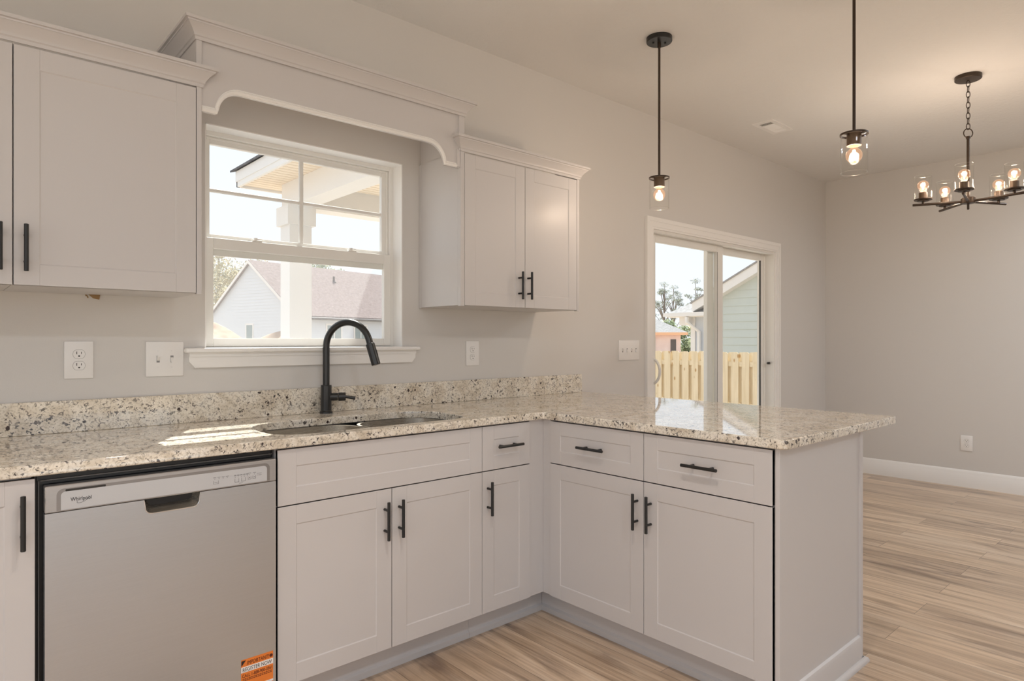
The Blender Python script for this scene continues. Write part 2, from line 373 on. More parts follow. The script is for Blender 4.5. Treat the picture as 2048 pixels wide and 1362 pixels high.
# ------------------------------------------------------------------ room shell
XL, XR, YB, ZC = -2.6, 6.365, -6.2, 2.73
WX0, WX1, WZ0, WZ1 = 0.767, 1.645, 1.168, 2.048         # kitchen window opening
DX0, DX1, DZ1 = 3.605, 5.337, 1.967                      # sliding door opening
TH = 0.13
mb = MB(); mb.box(XL-0.15, XR+0.15, YB-0.15, TH, -0.12, 0.0); struct(link_mesh('floor', mb, M['floor']))
mb = MB(); mb.box(XL-0.15, XR+0.15, YB-0.15, TH, ZC, ZC+0.14); struct(link_mesh('ceiling', mb, M['ceiling']))
mb = MB()
for x0, x1, z0, z1 in ((XL-0.15, WX0, 0, ZC), (WX0, WX1, 0, WZ0), (WX0, WX1, WZ1, ZC), (WX1, DX0, 0, ZC), (DX0, DX1, DZ1, ZC), (DX1, XR+0.15, 0, ZC)):
    mb.box(x0, x1, 0, TH, z0, z1)
struct(link_mesh('wall_back', mb, M['wall'], smooth=False))
mb = MB(); mb.box(XR, XR+0.15, YB-0.15, 0, 0, ZC); struct(link_mesh('wall_right', mb, M['wall'], smooth=False))
# left and front walls are behind the viewpoint: large daylight openings
mb = MB()
for y0, y1, z0, z1 in ((YB-0.15, -6.1, 0, ZC), (-6.1, -0.8, 0, 0.06), (-6.1, -0.8, 2.66, ZC), (-0.8, 0, 0, ZC)):
    mb.box(XL-0.15, XL, y0, y1, z0, z1)
struct(link_mesh('wall_left', mb, M['wall'], smooth=False))
mb = MB(); xs = [XL, -2.4, 0.4, 0.6, 2.2, XR]
for i in range(len(xs)-1):
    if i % 2 == 0: mb.box(xs[i], xs[i+1], YB-0.15, YB, 0, ZC)
    else:
        mb.box(xs[i], xs[i+1], YB-0.15, YB, 2.62, ZC); mb.box(xs[i], xs[i+1], YB-0.15, YB, 0, 0.06)
struct(link_mesh('wall_front', mb, M['wall'], smooth=False))
# baseboard profile (out, z)
BB = [(0, 0), (0.016, 0), (0.016, 0.105), (0.012, 0.112), (0.012, 0.122), (0.008, 0.130), (0.005, 0.138), (0, 0.142)]
mb = MB(); mb.sweep(BB, [(XR, 0, 0), (XR, YB, 0)], [(-1, 0), (-1, 0)]); struct(link_mesh('baseboard_right', mb, M['trim']))
mb = MB(); mb.sweep(BB, [(5.42, 0, 0), (XR, 0, 0)], [(0, -1), (0, -1)]); mb.sweep(BB, [(2.66, 0, 0), (3.543, 0, 0)], [(0, -1), (0, -1)])
struct(link_mesh('baseboard_back', mb, M['trim']))

# ------------------------------------------------------------------ kitchen window
win = sempty('window_1', (1.206, 0.08, WZ0))
def ring(mb, x0, x1, z0, z1, y0, y1, l, r, b, tp, bev=0.002):       # rectangular frame around an opening
    mb.box(x0, x0+l, y0, y1, z0, z1, bev); mb.box(x1-r, x1, y0, y1, z0, z1, bev)
    mb.box(x0+l, x1-r, y0, y1, z1-tp, z1, bev); mb.box(x0+l, x1-r, y0, y1, z0, z0+b, bev)
mb = MB(); ring(mb, WX0, WX1, 1.186, WZ1, 0.078, 0.128, 0.022, 0.022, 0.012, 0.022)
ring(mb, WX0+0.022, WX1-0.022, 1.198, WZ1-0.022, 0.092, 0.128, 0.010, 0.010, 0.006, 0.010)
link_mesh('window_frame', mb, M['vinyl'], win)
lo = MB(); ring(lo, 0.789, 1.622, 1.190, 1.622, 0.070, 0.094, 0.030, 0.034, 0.033, 0.045)
losash = link_mesh('lower_sash', lo, M['vinyl'], win)
g = MB(); g.box(0.815, 1.592, 0.081, 0.085, 1.218, 1.582); link_mesh('pane', g, M['pane'], losash)
for x in (0.993, 1.425):
    mb = MB(); mb.box(x-0.020, x+0.020, 0.072, 0.094, 1.622, 1.630, 0.002); mb.cyl((x-0.004, 0.083, 1.630), (x-0.004, 0.083, 1.638), 0.008); mb.box(x-0.004, x+0.024, 0.078, 0.088, 1.632, 1.638, 0.002)
    link_mesh('sash_lock', mb, M['vinyl'], losash)
mb = MB(); mb.box(0.80, 1.612, 0.083, 0.094, 1.552, 1.583)     # shaded inner lip under the meeting rail
link_mesh('meeting_rail_lip', mb, M['vinyl'], losash)
up = MB(); ring(up, 0.795, 1.617, 1.600, 2.030, 0.098, 0.120, 0.018, 0.026, 0.040, 0.032)
upsash = link_mesh('upper_sash', up, M['vinyl'], win)
g = MB(); g.box(0.808, 1.596, 0.107, 0.111, 1.636, 2.002); link_mesh('pane', g, M['pane'], upsash)
mb = MB(); mb.box(1.186, 1.204, 0.102, 0.116, 1.636, 2.002, 0.003); mb.box(0.808, 1.1862, 0.103, 0.115, 1.808, 1.824, 0.003); mb.box(1.2038, 1.596, 0.103, 0.115, 1.808, 1.824, 0.003)
link_mesh('muntin', mb, M['vinyl'], upsash)
g = MB(); g.box(0.79, 1.62, 0.1235, 0.1245, 1.195, 1.62); link_mesh('insect_screen', g, M['screen'], win)
# white jamb liners (returns)
mb = MB(); mb.box(WX0, WX0+0.004, 0.0, 0.078, 1.186, WZ1); mb.box(WX1-0.004, WX1, 0.0, 0.078, 1.186, WZ1); mb.box(WX0, WX1, 0.0, 0.078, WZ1-0.004, WZ1)
link_mesh('jamb', mb, M['trim'], win)
mb = MB(); mb.box(WX0+0.001, WX1-0.001, -0.002, 0.088, 1.1685, 1.1865, 0.001); mb.box(0.690, 1.721, -0.042, 0.0, 1.168, 1.186, 0.006, seg=3)
link_mesh('window_sill', mb, M['trim'], win)
mb = MB(); mb.prism([(0.706, 0, 1.168), (1.708, 0, 1.168), (1.708, 0, 1.135), (1.688, 0, 1.111), (0.727, 0, 1.111), (0.706, 0, 1.135)], (0, -0.016, 0))
mb.prism([(0.706, -0.016, 1.168), (1.708, -0.016, 1.168), (1.708, -0.016, 1.153), (0.706, -0.016, 1.153)], (0, -0.006, 0))
link_mesh('window_apron', mb, M['trim'], win)

# ------------------------------------------------------------------ sliding door
door = sempty('door_1', (4.47, 0.06, 0))
CAS = [(0, 0), (0.018, 0), (0.018, 0.012), (0.014, 0.018), (0.014, 0.052), (0.017, 0.058), (0.017, 0.064), (0, 0.064)]
mb = MB(); cw = 0.064
for xo, sgn in ((DX0, -1), (DX1, 1)):
    for u0, u1, d in ((0, 0.014, 0.013), (0.014, 0.05, 0.0165), (0.05, 0.078, 0.020)):
        a, b = sorted((xo+sgn*u0, xo+sgn*u1)); top = DZ1+u1
        mb.prism([(a, 0, 0), (b, 0, 0), (b, 0, DZ1+(u1 if sgn > 0 else u0)), (a, 0, DZ1+(u0 if sgn > 0 else u1))], (0, -d, 0))
for u0, u1, d in ((0, 0.014, 0.013), (0.014, 0.05, 0.0165), (0.05, 0.078, 0.020)):
    mb.prism([(DX0-u0, 0, DZ1+u0), (DX1+u0, 0, DZ1+u0), (DX1+u1, 0, DZ1+u1), (DX0-u1, 0, DZ1+u1)], (0, -d, 0))
link_mesh('door_casing', mb, M['trim'], door, smooth=False)
mb = MB(); ring(mb, DX0, DX1, 0.0, DZ1, 0.0, 0.128, 0.016, 0.010, 0.03, 0.016, 0.0)
mb.box(DX0+0.016, DX1-0.010, 0.0, 0.038, 1.946, 1.952); mb.box(DX1-0.030, DX1-0.010, 0.078, 0.128, 0.03, 1.951)
link_mesh('door_frame', mb, M['vinyl'], door)
mb = MB(); ring(mb, 3.622, 4.585, 0.032, 1.954, 0.045, 0.078, 0.085, 0.085, 0.10, 0.058, 0.003)
slid = link_mesh('door_panel', mb, M['vinyl'], door); slid['label'] = 'inner sliding panel with curved pull handle'
g = MB(); g.box(3.70, 4.51, 0.059, 0.064, 0.12, 1.905); link_mesh('pane', g, M['pane'], slid)
mb = MB(); mb.box(4.502, 4.506, 0.0445, 0.058, 0.13, 1.897); link_mesh('glazing_seal', mb, M['dark'], slid)
pts = [Vector((3.660, 0.045-0.068*math.sin(PI*k/16), 1.003-0.086*math.cos(PI*k/16))) for k in range(17)]
mb = MB(); mb.tube(pts, 0.009, 12); mb.box(3.645, 3.675, 0.038, 0.045, 0.895, 1.11, 0.003); link_mesh('door_handle', mb, M['vinyl'], slid)
mb = MB(); ring(mb, 4.425, 5.322, 0.032, 1.952, 0.085, 0.118, 0.090, 0.058, 0.10, 0.055, 0.003)
fixd = link_mesh('door_panel', mb, M['vinyl'], door); fixd['label'] = 'outer fixed panel'
g = MB(); g.box(4.51, 5.27, 0.099, 0.104, 0.12, 1.902); link_mesh('pane', g, M['pane'], fixd)
mb = MB(); mb.box(5.262, 5.264, 0.0845, 0.098, 0.13, 1.897); link_mesh('glazing_seal', mb, M['dark'], fixd)
mb = MB(); mb.box(5.300, 5.3265, 0.030, 0.050, 1.011, 1.030, 0.003); mb.cyl((5.300, 0.040, 1.0205), (5.290, 0.040, 1.0205), 0.006); link_mesh('latch_keeper', mb, M['black'], door)

# ------------------------------------------------------------------ cabinet parts
def shaker(mt, u0, u1, v0, v1, t=0.020, st=0.060, rl=0.060, step=0.0026):
    mb = MB(); g = 0.0007; c = 0.0032
    mb.box(u0, u1, v0, v1, 0.0, t-step-0.002, 0.0008, mt)
    mb.box(u0, u0+st, v0, v1, 0.002, t, g, mt); mb.box(u1-st, u1, v0, v1, 0.002, t, g, mt)
    mb.box(u0+st, u1-st, v0, v0+rl, 0.002, t, g, mt); mb.box(u0+st, u1-st, v1-rl, v1, 0.002, t, g, mt)
    a0, a1, b0, b1 = u0+st-0.0004, u1-st+0.0004, v0+rl-0.0004, v1-rl+0.0004; zo, zi = t-0.0005, t-step
    P = [(a0, b0, zo), (a1, b0, zo), (a1, b1, zo), (a0, b1, zo), (a0+c, b0+c, zi), (a1-c, b0+c, zi), (a1-c, b1-c, zi), (a0+c, b1-c, zi)]
    mb.add([mt @ Vector(q) for q in P], [(4, 5, 6, 7), (0, 1, 5, 4), (1, 2, 6, 5), (2, 3, 7, 6), (3, 0, 4, 7)])
    return mb
def bar_pull(mt, u, v, L=0.135, vert=True, d=0.020):
    mb = MB(); r = 0.0058; h = L/2; q = 0.0375; dz = d+0.030
    P = lambda a, dd: mt @ (Vector((u, v+a, dd)) if vert else Vector((u+a, v, dd)))
    mb.cyl(P(-h, dz), P(h, dz), r, 16, bev=0.001)
    for a in (-q, q): mb.cyl(P(a, d-0.0005), P(a, dz), 0.0046, 12)
    return mb
def carcass(x0, x1, y0, y1, z0, z1): mb = MB(); mb.box(x0, x1, y0, y1, z0, z1, 0.0008); return mb
YF = -0.605                                          # face of the base boxes; doors stand 2 cm proud
TOP = 0.8755
def toe(x0, x1):
    mb = MB(); mb.box(x0, x1, -0.533, -0.515, 0.0, 0.118); mb.prism([(x0, -0.533, 0), (x0, -0.541, 0), (x0, -0.541, 0.022), (x0, -0.533, 0.03)], (x1-x0, 0, 0)); return mb

# base cabinet left of the dishwasher
t = thing('base_cabinet', (-0.06, -0.3, 0), 'white base cabinet left of the dishwasher, one full height door', 'cabinet')
link_mesh('carcass', carcass(-0.29, 0.178, YF, -0.002, 0.118, TOP), M['white'], t); link_mesh('toe_kick', toe(-0.29, 0.178), M['white'], t)
A = frameA(0, YF, 0)
d = link_mesh('door', shaker(A, -0.287, 0.184, 0.122, 0.868), M['white'], t); link_mesh('handle', bar_pull(A, 0.158, 0.766, 0.135), M['black'], d)
# sink base
t = thing('base_cabinet', (1.21, -0.3, 0), 'wide white sink base cabinet with two doors below the sink', 'cabinet')
mb = MB(); mb.box(0.797, 0.815, YF, -0.002, 0.118, TOP); mb.box(1.607, 1.623, YF, -0.002, 0.118, TOP); mb.box(0.815, 1.607, YF, -0.002, 0.118, 0.136)
mb.box(0.815, 1.607, YF, YF+0.016, 0.68, TOP); mb.box(0.815, 1.607, -0.012, -0.002, 0.136, TOP); mb.box(1.19, 1.23, YF, YF+0.016, 0.136, 0.68)
link_mesh('carcass', mb, M['white'], t); link_mesh('toe_kick', toe(0.797, 1.623), M['white'], t)
link_mesh('false_drawer_front', shaker(A, 0.799, 1.622, 0.692, 0.869, rl=0.055), M['white'], t)
d = link_mesh('door', shaker(A, 0.799, 1.2085, 0.122, 0.688), M['white'], t); link_mesh('handle', bar_pull(A, 1.180, 0.581), M['black'], d)
d = link_mesh('door', shaker(A, 1.2115, 1.622, 0.122, 0.688), M['white'], t); link_mesh('handle', bar_pull(A, 1.239, 0.581), M['black'], d)
# narrow base
t = thing('base_cabinet', (1.755, -0.3, 0), 'narrow white base cabinet in the corner, one drawer over one door', 'cabinet')
link_mesh('carcass', carcass(1.624, 1.885, YF, -0.002, 0.118, TOP), M['white'], t); link_mesh('toe_kick', toe(1.624, 2.043), M['white'], t)
d = link_mesh('drawer', shaker(A, 1.6245, 1.884, 0.692, 0.869, rl=0.055), M['white'], t); link_mesh('handle', bar_pull(A, 1.754, 0.785, 0.135, False), M['black'], d)
d = link_mesh('door', shaker(A, 1.6245, 1.884, 0.122, 0.688), M['white'], t); link_mesh('handle', bar_pull(A, 1.651, 0.583), M['black'], d)
# corner filler (an L of two narrow boards)
XF = 1.982
mb = MB(); mb.box(1.8865, XF-0.012, YF-0.014, YF+0.004, 0.122, TOP, 0.001); mb.box(XF-0.014, XF+0.004, -0.666, YF-0.014, 0.122, TOP, 0.001)
tag(link_mesh('corner_filler', mb, M['white'], origin=(1.95, -0.62, 0.12)), 'narrow white filler boards in the inside corner between the two cabinet runs', 'filler')
# peninsula base
t = thing('base_cabinet', (2.28, -1.16, 0), 'white peninsula base cabinet, two drawers over two doors', 'cabinet')
mb = MB(); mb.box(XF, 2.597, -1.659, -0.64, 0.118, TOP, 0.0008); link_mesh('carcass', mb, M['white'], t)
mb = MB(); mb.box(2.045, 2.063, -1.659, -0.53, 0, 0.118); mb.prism([(2.045, -1.69, 0), (2.037, -1.69, 0), (2.037, -1.69, 0.022), (2.045, -1.69, 0.03)], (0, 1.15, 0)); link_mesh('toe_kick', mb, M['white'], t)
Pf = frameP(XF, 0, 0)                                # u = -y
for (u0, u1), hu, dl in (((0.668, 1.1565), 0.914, 1.130), ((1.1595, 1.652), 1.407, 1.191)):
    d = link_mesh('drawer', shaker(Pf, u0, u1, 0.692, 0.869, rl=0.055), M['white'], t); link_mesh('handle', bar_pull(Pf, hu, 0.781, 0.138, False), M['black'], d)
    d = link_mesh('door', shaker(Pf, u0, u1, 0.122, 0.688), M['white'], t); link_mesh('handle', bar_pull(Pf, dl, 0.576), M['black'], d)
# end panel with base moulding
t = thing('end_panel', (2.28, -1.67, 0), 'plain white panel closing the end of the peninsula, with a base moulding', 'panel')
mb = MB(); mb.box(1.966, 2.60, -1.675, -1.6605, 0.0, TOP, 0.001); link_mesh('board', mb, M['white'], t)
mb = MB(); mb.box(2.598, 2.622, -1.682, -1.656, 0.0, TOP, 0.001); link_mesh('corner_post', mb, M['white'], t)
mb = MB(); mb.sweep([(0, 0), (0.012, 0), (0.012, 0.090), (0.008, 0.100), (0, 0.104)], [(2.05, -1.675, 0), (2.598, -1.675, 0)], [(0, -1), (0, -1)])
link_mesh('base_moulding', mb, M['white'], t)
mb = MB(); sh = [(0, 0), (0.014, 0), (0.014, 0.008), (0.010, 0.015), (0.004, 0.019), (0, 0.020)]
mb.sweep(sh, [(2.05, -1.687, 0), (2.622, -1.687, 0), (2.622, -1.655, 0)], [(0, -1), (1, -1), (1, 0)]); link_mesh('shoe_moulding', mb, M['white'], t)
# back panel of the peninsula (seen from the dining side)
mb = MB(); mb.box(2.601, 2.620, -1.655, -0.017, 0, TOP); tag(link_mesh('back_panel', mb, M['white'], origin=(2.59, -0.85, 0)), 'white panel along the dining side of the peninsula', 'panel')

# ------------------------------------------------------------------ countertop with sink cut-out
def rrect(x0, x1, y0, y1, r, n=8):
    out = []
    rs = r if isinstance(r, (list, tuple)) else [r]*4
    for (cx_, cy_, a0), q in zip(((x1, y1, 0), (x0, y1, 90), (x0, y0, 180), (x1, y0, 270)), rs):
        sx_ = -1 if cx_ == x1 else 1; sy_ = -1 if cy_ == y1 else 1
        for k in range(n+1):
            a = math.radians(a0+90*k/n); out.append((cx_+sx_*q+q*math.cos(a), cy_+sy_*q+q*math.sin(a)))
    return out
SK = rrect(0.822, 1.612, -0.578, -0.205, [0.15, 0.15, 0.10, 0.10], 10)
def arc(cx_, cy_, r, a0, a1, n=6): return [(cx_+r*math.cos(math.radians(a0+(a1-a0)*k/n)), cy_+r*math.sin(math.radians(a0+(a1-a0)*k/n))) for k in range(n+1)]
outer = [(-0.29, -0.0005), (-0.29, -0.640)] + [(1.943, -0.640)] + [(1.949, -0.646)] + arc(1.949+0.03, -1.703+0.03, 0.03, 180, 270) + arc(2.914-0.006, -1.703+0.006, 0.006, 270, 360, 3) + [(2.914, -0.0005)]
b = bmesh.new(); edges = []
def offset(loop, d):                                  # inward offset of a closed loop
    n = len(loop); out = []
    area = sum(loop[i][0]*loop[(i+1) % n][1]-loop[(i+1) % n][0]*loop[i][1] for i in range(n)); sg = 1 if area > 0 else -1
    for i in range(n):
        p0, p1, p2 = Vector(loop[i-1]), Vector(loop[i]), Vector(loop[(i+1) % n])
        d1 = (p1-p0).normalized(); d2 = (p2-p1).normalized(); n1 = Vector((-d1.y, d1.x))*sg; n2 = Vector((-d2.y, d2.x))*sg
        m_ = (n1+n2).normalized(); out.append(tuple(p1+m_*(d/max(0.4, m_.dot(n1)))))
    return out
def ringverts(loop, z): return [b.verts.new((x, y, z)) for x, y in loop]
Z0, Z1, E_ = 0.876, 0.906, 0.004
lev = []
for loop, sgn in ((outer, 1), (SK, -1)):
    lo_ = ringverts(offset(loop, E_*sgn*0.6), Z0); l1 = ringverts(loop, Z0+E_*0.6); l2 = ringverts(loop, Z1-E_)
    arcs = [ringverts(offset(loop, E_*sgn*(1-math.cos(math.radians(q_)))), Z1-E_+E_*math.sin(math.radians(q_))) for q_ in (18, 36, 54, 72, 90)]
    lev.append((lo_, arcs[-1])); n = len(loop); seq = [lo_, l1, l2]+arcs
    for A_, B_ in zip(seq[:-1], seq[1:]):
        for i in range(n): b.faces.new((A_[i], A_[(i+1) % n], B_[(i+1) % n], B_[i]))
for idx in (0, 1):
    es = []
    for L_ in lev:
        vs = L_[idx]
        for i in range(len(vs)):
            e = b.edges.get((vs[i], vs[(i+1) % len(vs)])); es.append(e)
    bmesh.ops.triangle_fill(b, use_beauty=True, use_dissolve=False, edges=es)
mb = MB(); mb.bm(b)
ct = link_mesh('countertop', mb, M['granite'], origin=(1.3, -0.3, 0.876)); b = bmesh.new(); b.from_mesh(ct.data)
for e in b.edges: e.smooth = not (len(e.link_faces) != 2 or e.calc_face_angle(0) > 0.5 or max(abs(f.normal.z) for f in e.link_faces) > 0.9995)
b.to_mesh(ct.data); b.free()
tag(ct, 'L-shaped speckled cream granite countertop running onto the peninsula', 'countertop')
mb = MB(); mb.box(-0.29, 2.882, -0.021, -0.0005, 0.9062, 1.013, 0.0015)
tag(link_mesh('backsplash', mb, M['granite'], origin=(1.3, -0.01, 0.906)), 'low speckled granite backsplash strip against the wall behind the countertop', 'backsplash')

# sink
t = thing('sink', (1.217, -0.39, 0.70), 'stainless steel double bowl sink set under the granite below the window', 'sink')
def bowl(x0, x1, y0, y1, zt, zb, r):
    mb = MB(); L = [(rrect(x0-0.012, x1+0.012, y0-0.012, y1+0.012, r+0.012), zt), (rrect(x0, x1, y0, y1, r), zt), (rrect(x0+0.008, x1-0.008, y0+0.008, y1-0.008, r-0.005), zb+0.04),
                    (rrect(x0+0.02, x1-0.02, y0+0.02, y1-0.02, r-0.015), zb+0.012), (rrect(x0+0.045, x1-0.045, y0+0.045, y1-0.045, r-0.04), zb)]
    L += [(rrect(x0+0.045, x1-0.045, y0+0.045, y1-0.045, r-0.04), zb-0.002), (rrect(x0+0.018, x1-0.018, y0+0.018, y1-0.018, r-0.013), zb+0.010),
          (rrect(x0+0.006, x1-0.006, y0+0.006, y1-0.006, r-0.003), zb+0.04), (rrect(x0-0.002, x1+0.002, y0-0.002, y1+0.002, r+0.002), zt-0.002), (rrect(x0-0.012, x1+0.012, y0-0.012, y1+0.012, r+0.012), zt-0.002)]
    n = len(L[0][0]); vs = [(x, y, z) for lp, z in L for x, y in lp]; fs = []
    for i in range(len(L)):
        if i == 4: continue
        j = (i+1) % len(L)
        for k in range(n): fs.append((i*n+k, i*n+(k+1) % n, j*n+(k+1) % n, j*n+k))
    fs.append(tuple(range(4*n, 5*n))); fs.append(tuple(range(6*n-1, 5*n-1, -1)))
    mb.add(vs, fs); return mb
for x0, x1 in ((0.835, 1.235), (1.265, 1.600)):
    bo = link_mesh('bowl', bowl(x0, x1, -0.570, -0.215, 0.8755, 0.69, 0.10), M['sink'], t)
    mb = MB(); xc = (x0+x1)/2; mb.lathe([(0.045, 0), (0.045, 0.003), (0.036, 0.004), (0.032, 0.001)], 24, Matrix.Translation((xc, -0.39, 0.690))); link_mesh('drain', mb, M['chrome'], bo)

# faucet
FX, FY = 1.235, -0.054
t = thing('faucet', (FX, FY, 0.906), 'matte black gooseneck faucet with pull-down spray head behind the sink', 'faucet')
mb = MB(); T = Matrix.Translation((FX, FY, 0.906)); mb.lathe([(0.0265, 0), (0.0265, 0.006), (0.0235, 0.010), (0.0225, 0.012)], 32, T)
mb.lathe([(0.0225, 0.010), (0.0225, 0.1175), (0.021, 0.119), (0.0145, 0.119)], 32, T); link_mesh('body', mb, M['faucet'], t)
sd_ = Vector((0.52, -0.854, 0)); R_ = 0.104; zc = 1.186; pts = []
for k in range(6): pts.append(Vector((FX, FY, 1.02+(zc-1.02)*k/6)))
for k in range(29):
    a = math.radians(162*k/28); pts.append(Vector((FX, FY, zc)) + sd_*(R_-R_*math.cos(a)) + Vector((0, 0, R_*math.sin(a))))
tdir = (sd_*math.sin(math.radians(18)) - Vector((0, 0, math.cos(math.radians(18))))).normalized()
pts.append(pts[-1]+tdir*0.02)
mb = MB(); mb.tube(pts, 0.0142, 20); link_mesh('neck', mb, M['faucet'], t)
e0 = pts[-1]-tdir*0.002; mb = MB(); mb.cyl(e0, e0+tdir*0.092, 0.0185, 24, bev=0.0015)
spr = link_mesh('spray_head', mb, M['faucet'], t)
mb = MB(); side = (sd_*math.cos(math.radians(18))+Vector((0, 0, math.sin(math.radians(18))))); bp = e0+tdir*0.045+side*0.0165
mb.cyl(bp-tdir*0.012, bp+tdir*0.012, 0.0045, 10); link_mesh('spray_button', mb, M['faucet'], spr)
hd = Vector((0.90, -0.43, 0)).normalized(); hb = Vector((FX, FY, 0.974)); mb = MB()
mb.cyl(hb+hd*0.015, hb+hd*0.048, 0.0165, 24, bev=0.001); mb.cyl(hb+hd*0.049, hb+hd*0.080, 0.0180, 24, bev=0.002)
mb.cyl(hb+hd*0.079, hb+hd*0.120+Vector((0, 0, -0.008)), 0.0062, 14, r2=0.0075); link_mesh('lever', mb, M['faucet'], t)

# ------------------------------------------------------------------ dishwasher
t = thing('dishwasher', (0.49, -0.3, 0), 'stainless steel dishwasher under the counter with an orange sticker', 'dishwasher')
mb = MB(); mb.box(0.186, 0.790, -0.59, -0.01, 0.10, 0.8745); mb.box(0.19, 0.786, -0.60, -0.59, 0.848, 0.872)
link_mesh('tub', mb, M['rubber'], t)
mb = MB(); mb.box(0.196, 0.788, -0.606, -0.598, 0.856, 0.859, 0.001); mb.box(0.192, 0.1945, -0.606, -0.598, 0.12, 0.859, 0.001); link_mesh('tub_seal', mb, M['grey'], t)
A = frameA(0, -0.60, 0)
# steel door with a scooped pocket: outline grid around the pocket mouth
DL, DR, DB, DT, FR = 0.203, 0.789, 0.115, 0.777, 0.035
mb = MB(); px0, px1, pz = 0.424, 0.569, 0.738
pk = [(px1, DT)] + [(px1-0.003, DT-0.018)] + [(px1-0.020+0.017*math.cos(math.radians(a)), pz+0.018+0.0*a-0.018*math.sin(math.radians(a))) for a in (0, 22, 45, 67, 90)] + \
     [(px0+0.020-0.017*math.cos(math.radians(a)), pz+0.018-0.018*math.sin(math.radians(a))) for a in (90, 67, 45, 22, 0)] + [(px0+0.003, DT-0.018), (px0, DT)]
face = [(DL, DB), (DR, DB), (DR, DT)] + pk + [(DL, DT)]
mb.prism([A @ Vector((x, z, 0.0)) for x, z in face], (0, -FR, 0))
dr = link_mesh('door', mb, M['steel'], t)
mb = MB(); mb.box(px0-0.004, px1+0.004, -0.607, -0.6005, pz-0.004, 0.789); pkp = MB()
n = len(pk); fr = [A @ Vector((x, z, FR+0.0006)) for x, z in pk]; c0 = sum(q[0] for q in pk)/n
bk = [A @ Vector((c0+(x-c0)*0.86, min(DT, z+0.016 if z < DT-0.001 else z), 0.004)) for x, z in pk]
pkp.add(fr+bk, [(i, i+1, n+i+1, n+i) for i in range(n-1)]); link_mesh('pocket_handle', pkp, M['sink'], dr)
mb = MB(); mb.prism(bk, (0, 0.002, 0)); link_mesh('pocket_shade', mb, M['rubber'], dr)  # black back sheet; its colour stands in for shade inside the pocket
rim = MB(); rim.tube([A @ Vector((x, z, FR+0.0005)) for x, z in pk], 0.0016, 8); link_mesh('pocket_rim', rim, M['chrome'], dr)
# control panel
mb = MB(); mb.box(DL, DR, -0.637, -0.60, 0.7785, 0.846, 0.002); cp = link_mesh('control_panel', mb, M['steelv'], t)
mb = MB(); q = rrect(0.236, 0.760, 0.7825, 0.829, [0.010, 0.010, 0.001, 0.001], 5); mb.prism([A @ Vector((x, z, 0.0365)) for x, z in q], (0, -0.0016, 0)); link_mesh('panel_insert', mb, M['panelgrey'], cp)
mb = MB(); q = rrect(0.227, 0.769, 0.7815, 0.837, [0.016, 0.016, 0.001, 0.001], 5); mb.prism([A @ Vector((x, z, 0.0360)) for x, z in q], (0, -0.0012, 0)); link_mesh('panel_recess', mb, M['recess'], cp)
mb = MB(); mb.box(0.246, 0.334, -0.6388, -0.636, 0.8288, 0.8345, 0.001)
link_mesh('vent_slot', mb, M['dark'], cp)
mb = text_mb('Whirlpool', 0.0140, A @ Matrix.Translation((0.2565, 0.8022, 0.0384)), 0.0003, width=0.0455)
mb.tube([A @ Vector((0.2835+0.011*math.cos(a)*1.15+0.004*math.sin(a), 0.8035+0.0075*math.sin(a)+0.003*math.cos(a), 0.0385)) for a in [math.radians(k) for k in range(170, 420, 12)]], 0.00035, 6)
link_mesh('logo', mb, M['ink'], cp)
pr = MB()
def mark(x0, x1, z0, z1): pr.box(x0, x1, -0.63865, -0.638, z0, z1)
def rect_outline(x0, x1, z0, z1, w_=0.0006): mark(x0, x1, z0, z0+w_); mark(x0, x0+w_, z0, z1); mark(x1-w_, x1, z0, z1)
for k in range(4):                                   # cycle lights
    x = 0.606+0.0118*k; mark(x, x+0.0026, 0.8085, 0.8096); mark(x-0.003, x+0.005, 0.8125, 0.8133)
rect_outline(0.6035, 0.6175, 0.794, 0.8035); mark(0.6065, 0.6145, 0.7985, 0.7993)
for k in range(5):
    x = 0.664+0.0088*k; mark(x, x+0.0022, 0.8055, 0.8066); mark(x-0.002, x+0.0045, 0.8100, 0.8107); mark(x-0.002, x+0.0045, 0.8120, 0.8127)
rect_outline(0.664, 0.676, 0.791, 0.802); rect_outline(0.683, 0.695, 0.7915, 0.8025); mark(0.676, 0.687, 0.7865, 0.7872)
rect_outline(0.7025, 0.7120, 0.7945, 0.8035); rect_outline(0.7165, 0.7260, 0.795, 0.804); mark(0.706, 0.7085, 0.7985, 0.8005); mark(0.720, 0.7225, 0.799, 0.801)
for x in (0.7055, 0.7205): mark(x, x+0.0024, 0.8080, 0.8090); mark(x-0.003, x+0.006, 0.8130, 0.8138)
for z in (0.8085, 0.8035): mark(0.7295, 0.7315, z, z+0.0011); mark(0.7335, 0.7435, z, z+0.0008)
link_mesh('printed_marks', pr, M['printgrey'], cp)
# sticker
st = MB(); SX0, SX1, SZ1 = 0.683, 0.780, 0.2525; st.box(SX0, SX1, -0.6356, -0.6345, 0.060, SZ1); stk = link_mesh('sticker', st, M['orange'], dr)
mb = MB()
for z0, z1 in ((0.2135, 0.2305), (0.160, 0.1665), (0.118, 0.134)):
    mb = MB(); mb.box(SX0, SX1, -0.6360, -0.6350, z0, z1); link_mesh('white_band', mb, M['paper'], stk)
def stext(s_, x, z, size, wd, mat, name, sh=0.0): link_mesh(name, text_mb(s_, size, A @ Matrix.Translation((x, z, 0.0361)), 0.0002, shear=sh, width=wd), mat, stk)
stext('IMPORTANT!', SX0+0.0165, 0.2345, 0.0165, 0.0675, M['inkbrown'], 'lettering', 0.15)
stext('REGISTER NOW', SX0+0.0040, 0.2163, 0.0160, 0.0885, M['ink'], 'lettering')
stext('CALL 1-888-900-3361', SX0+0.0030, 0.1985, 0.0140, 0.0900, M['inkbrown'], 'lettering')
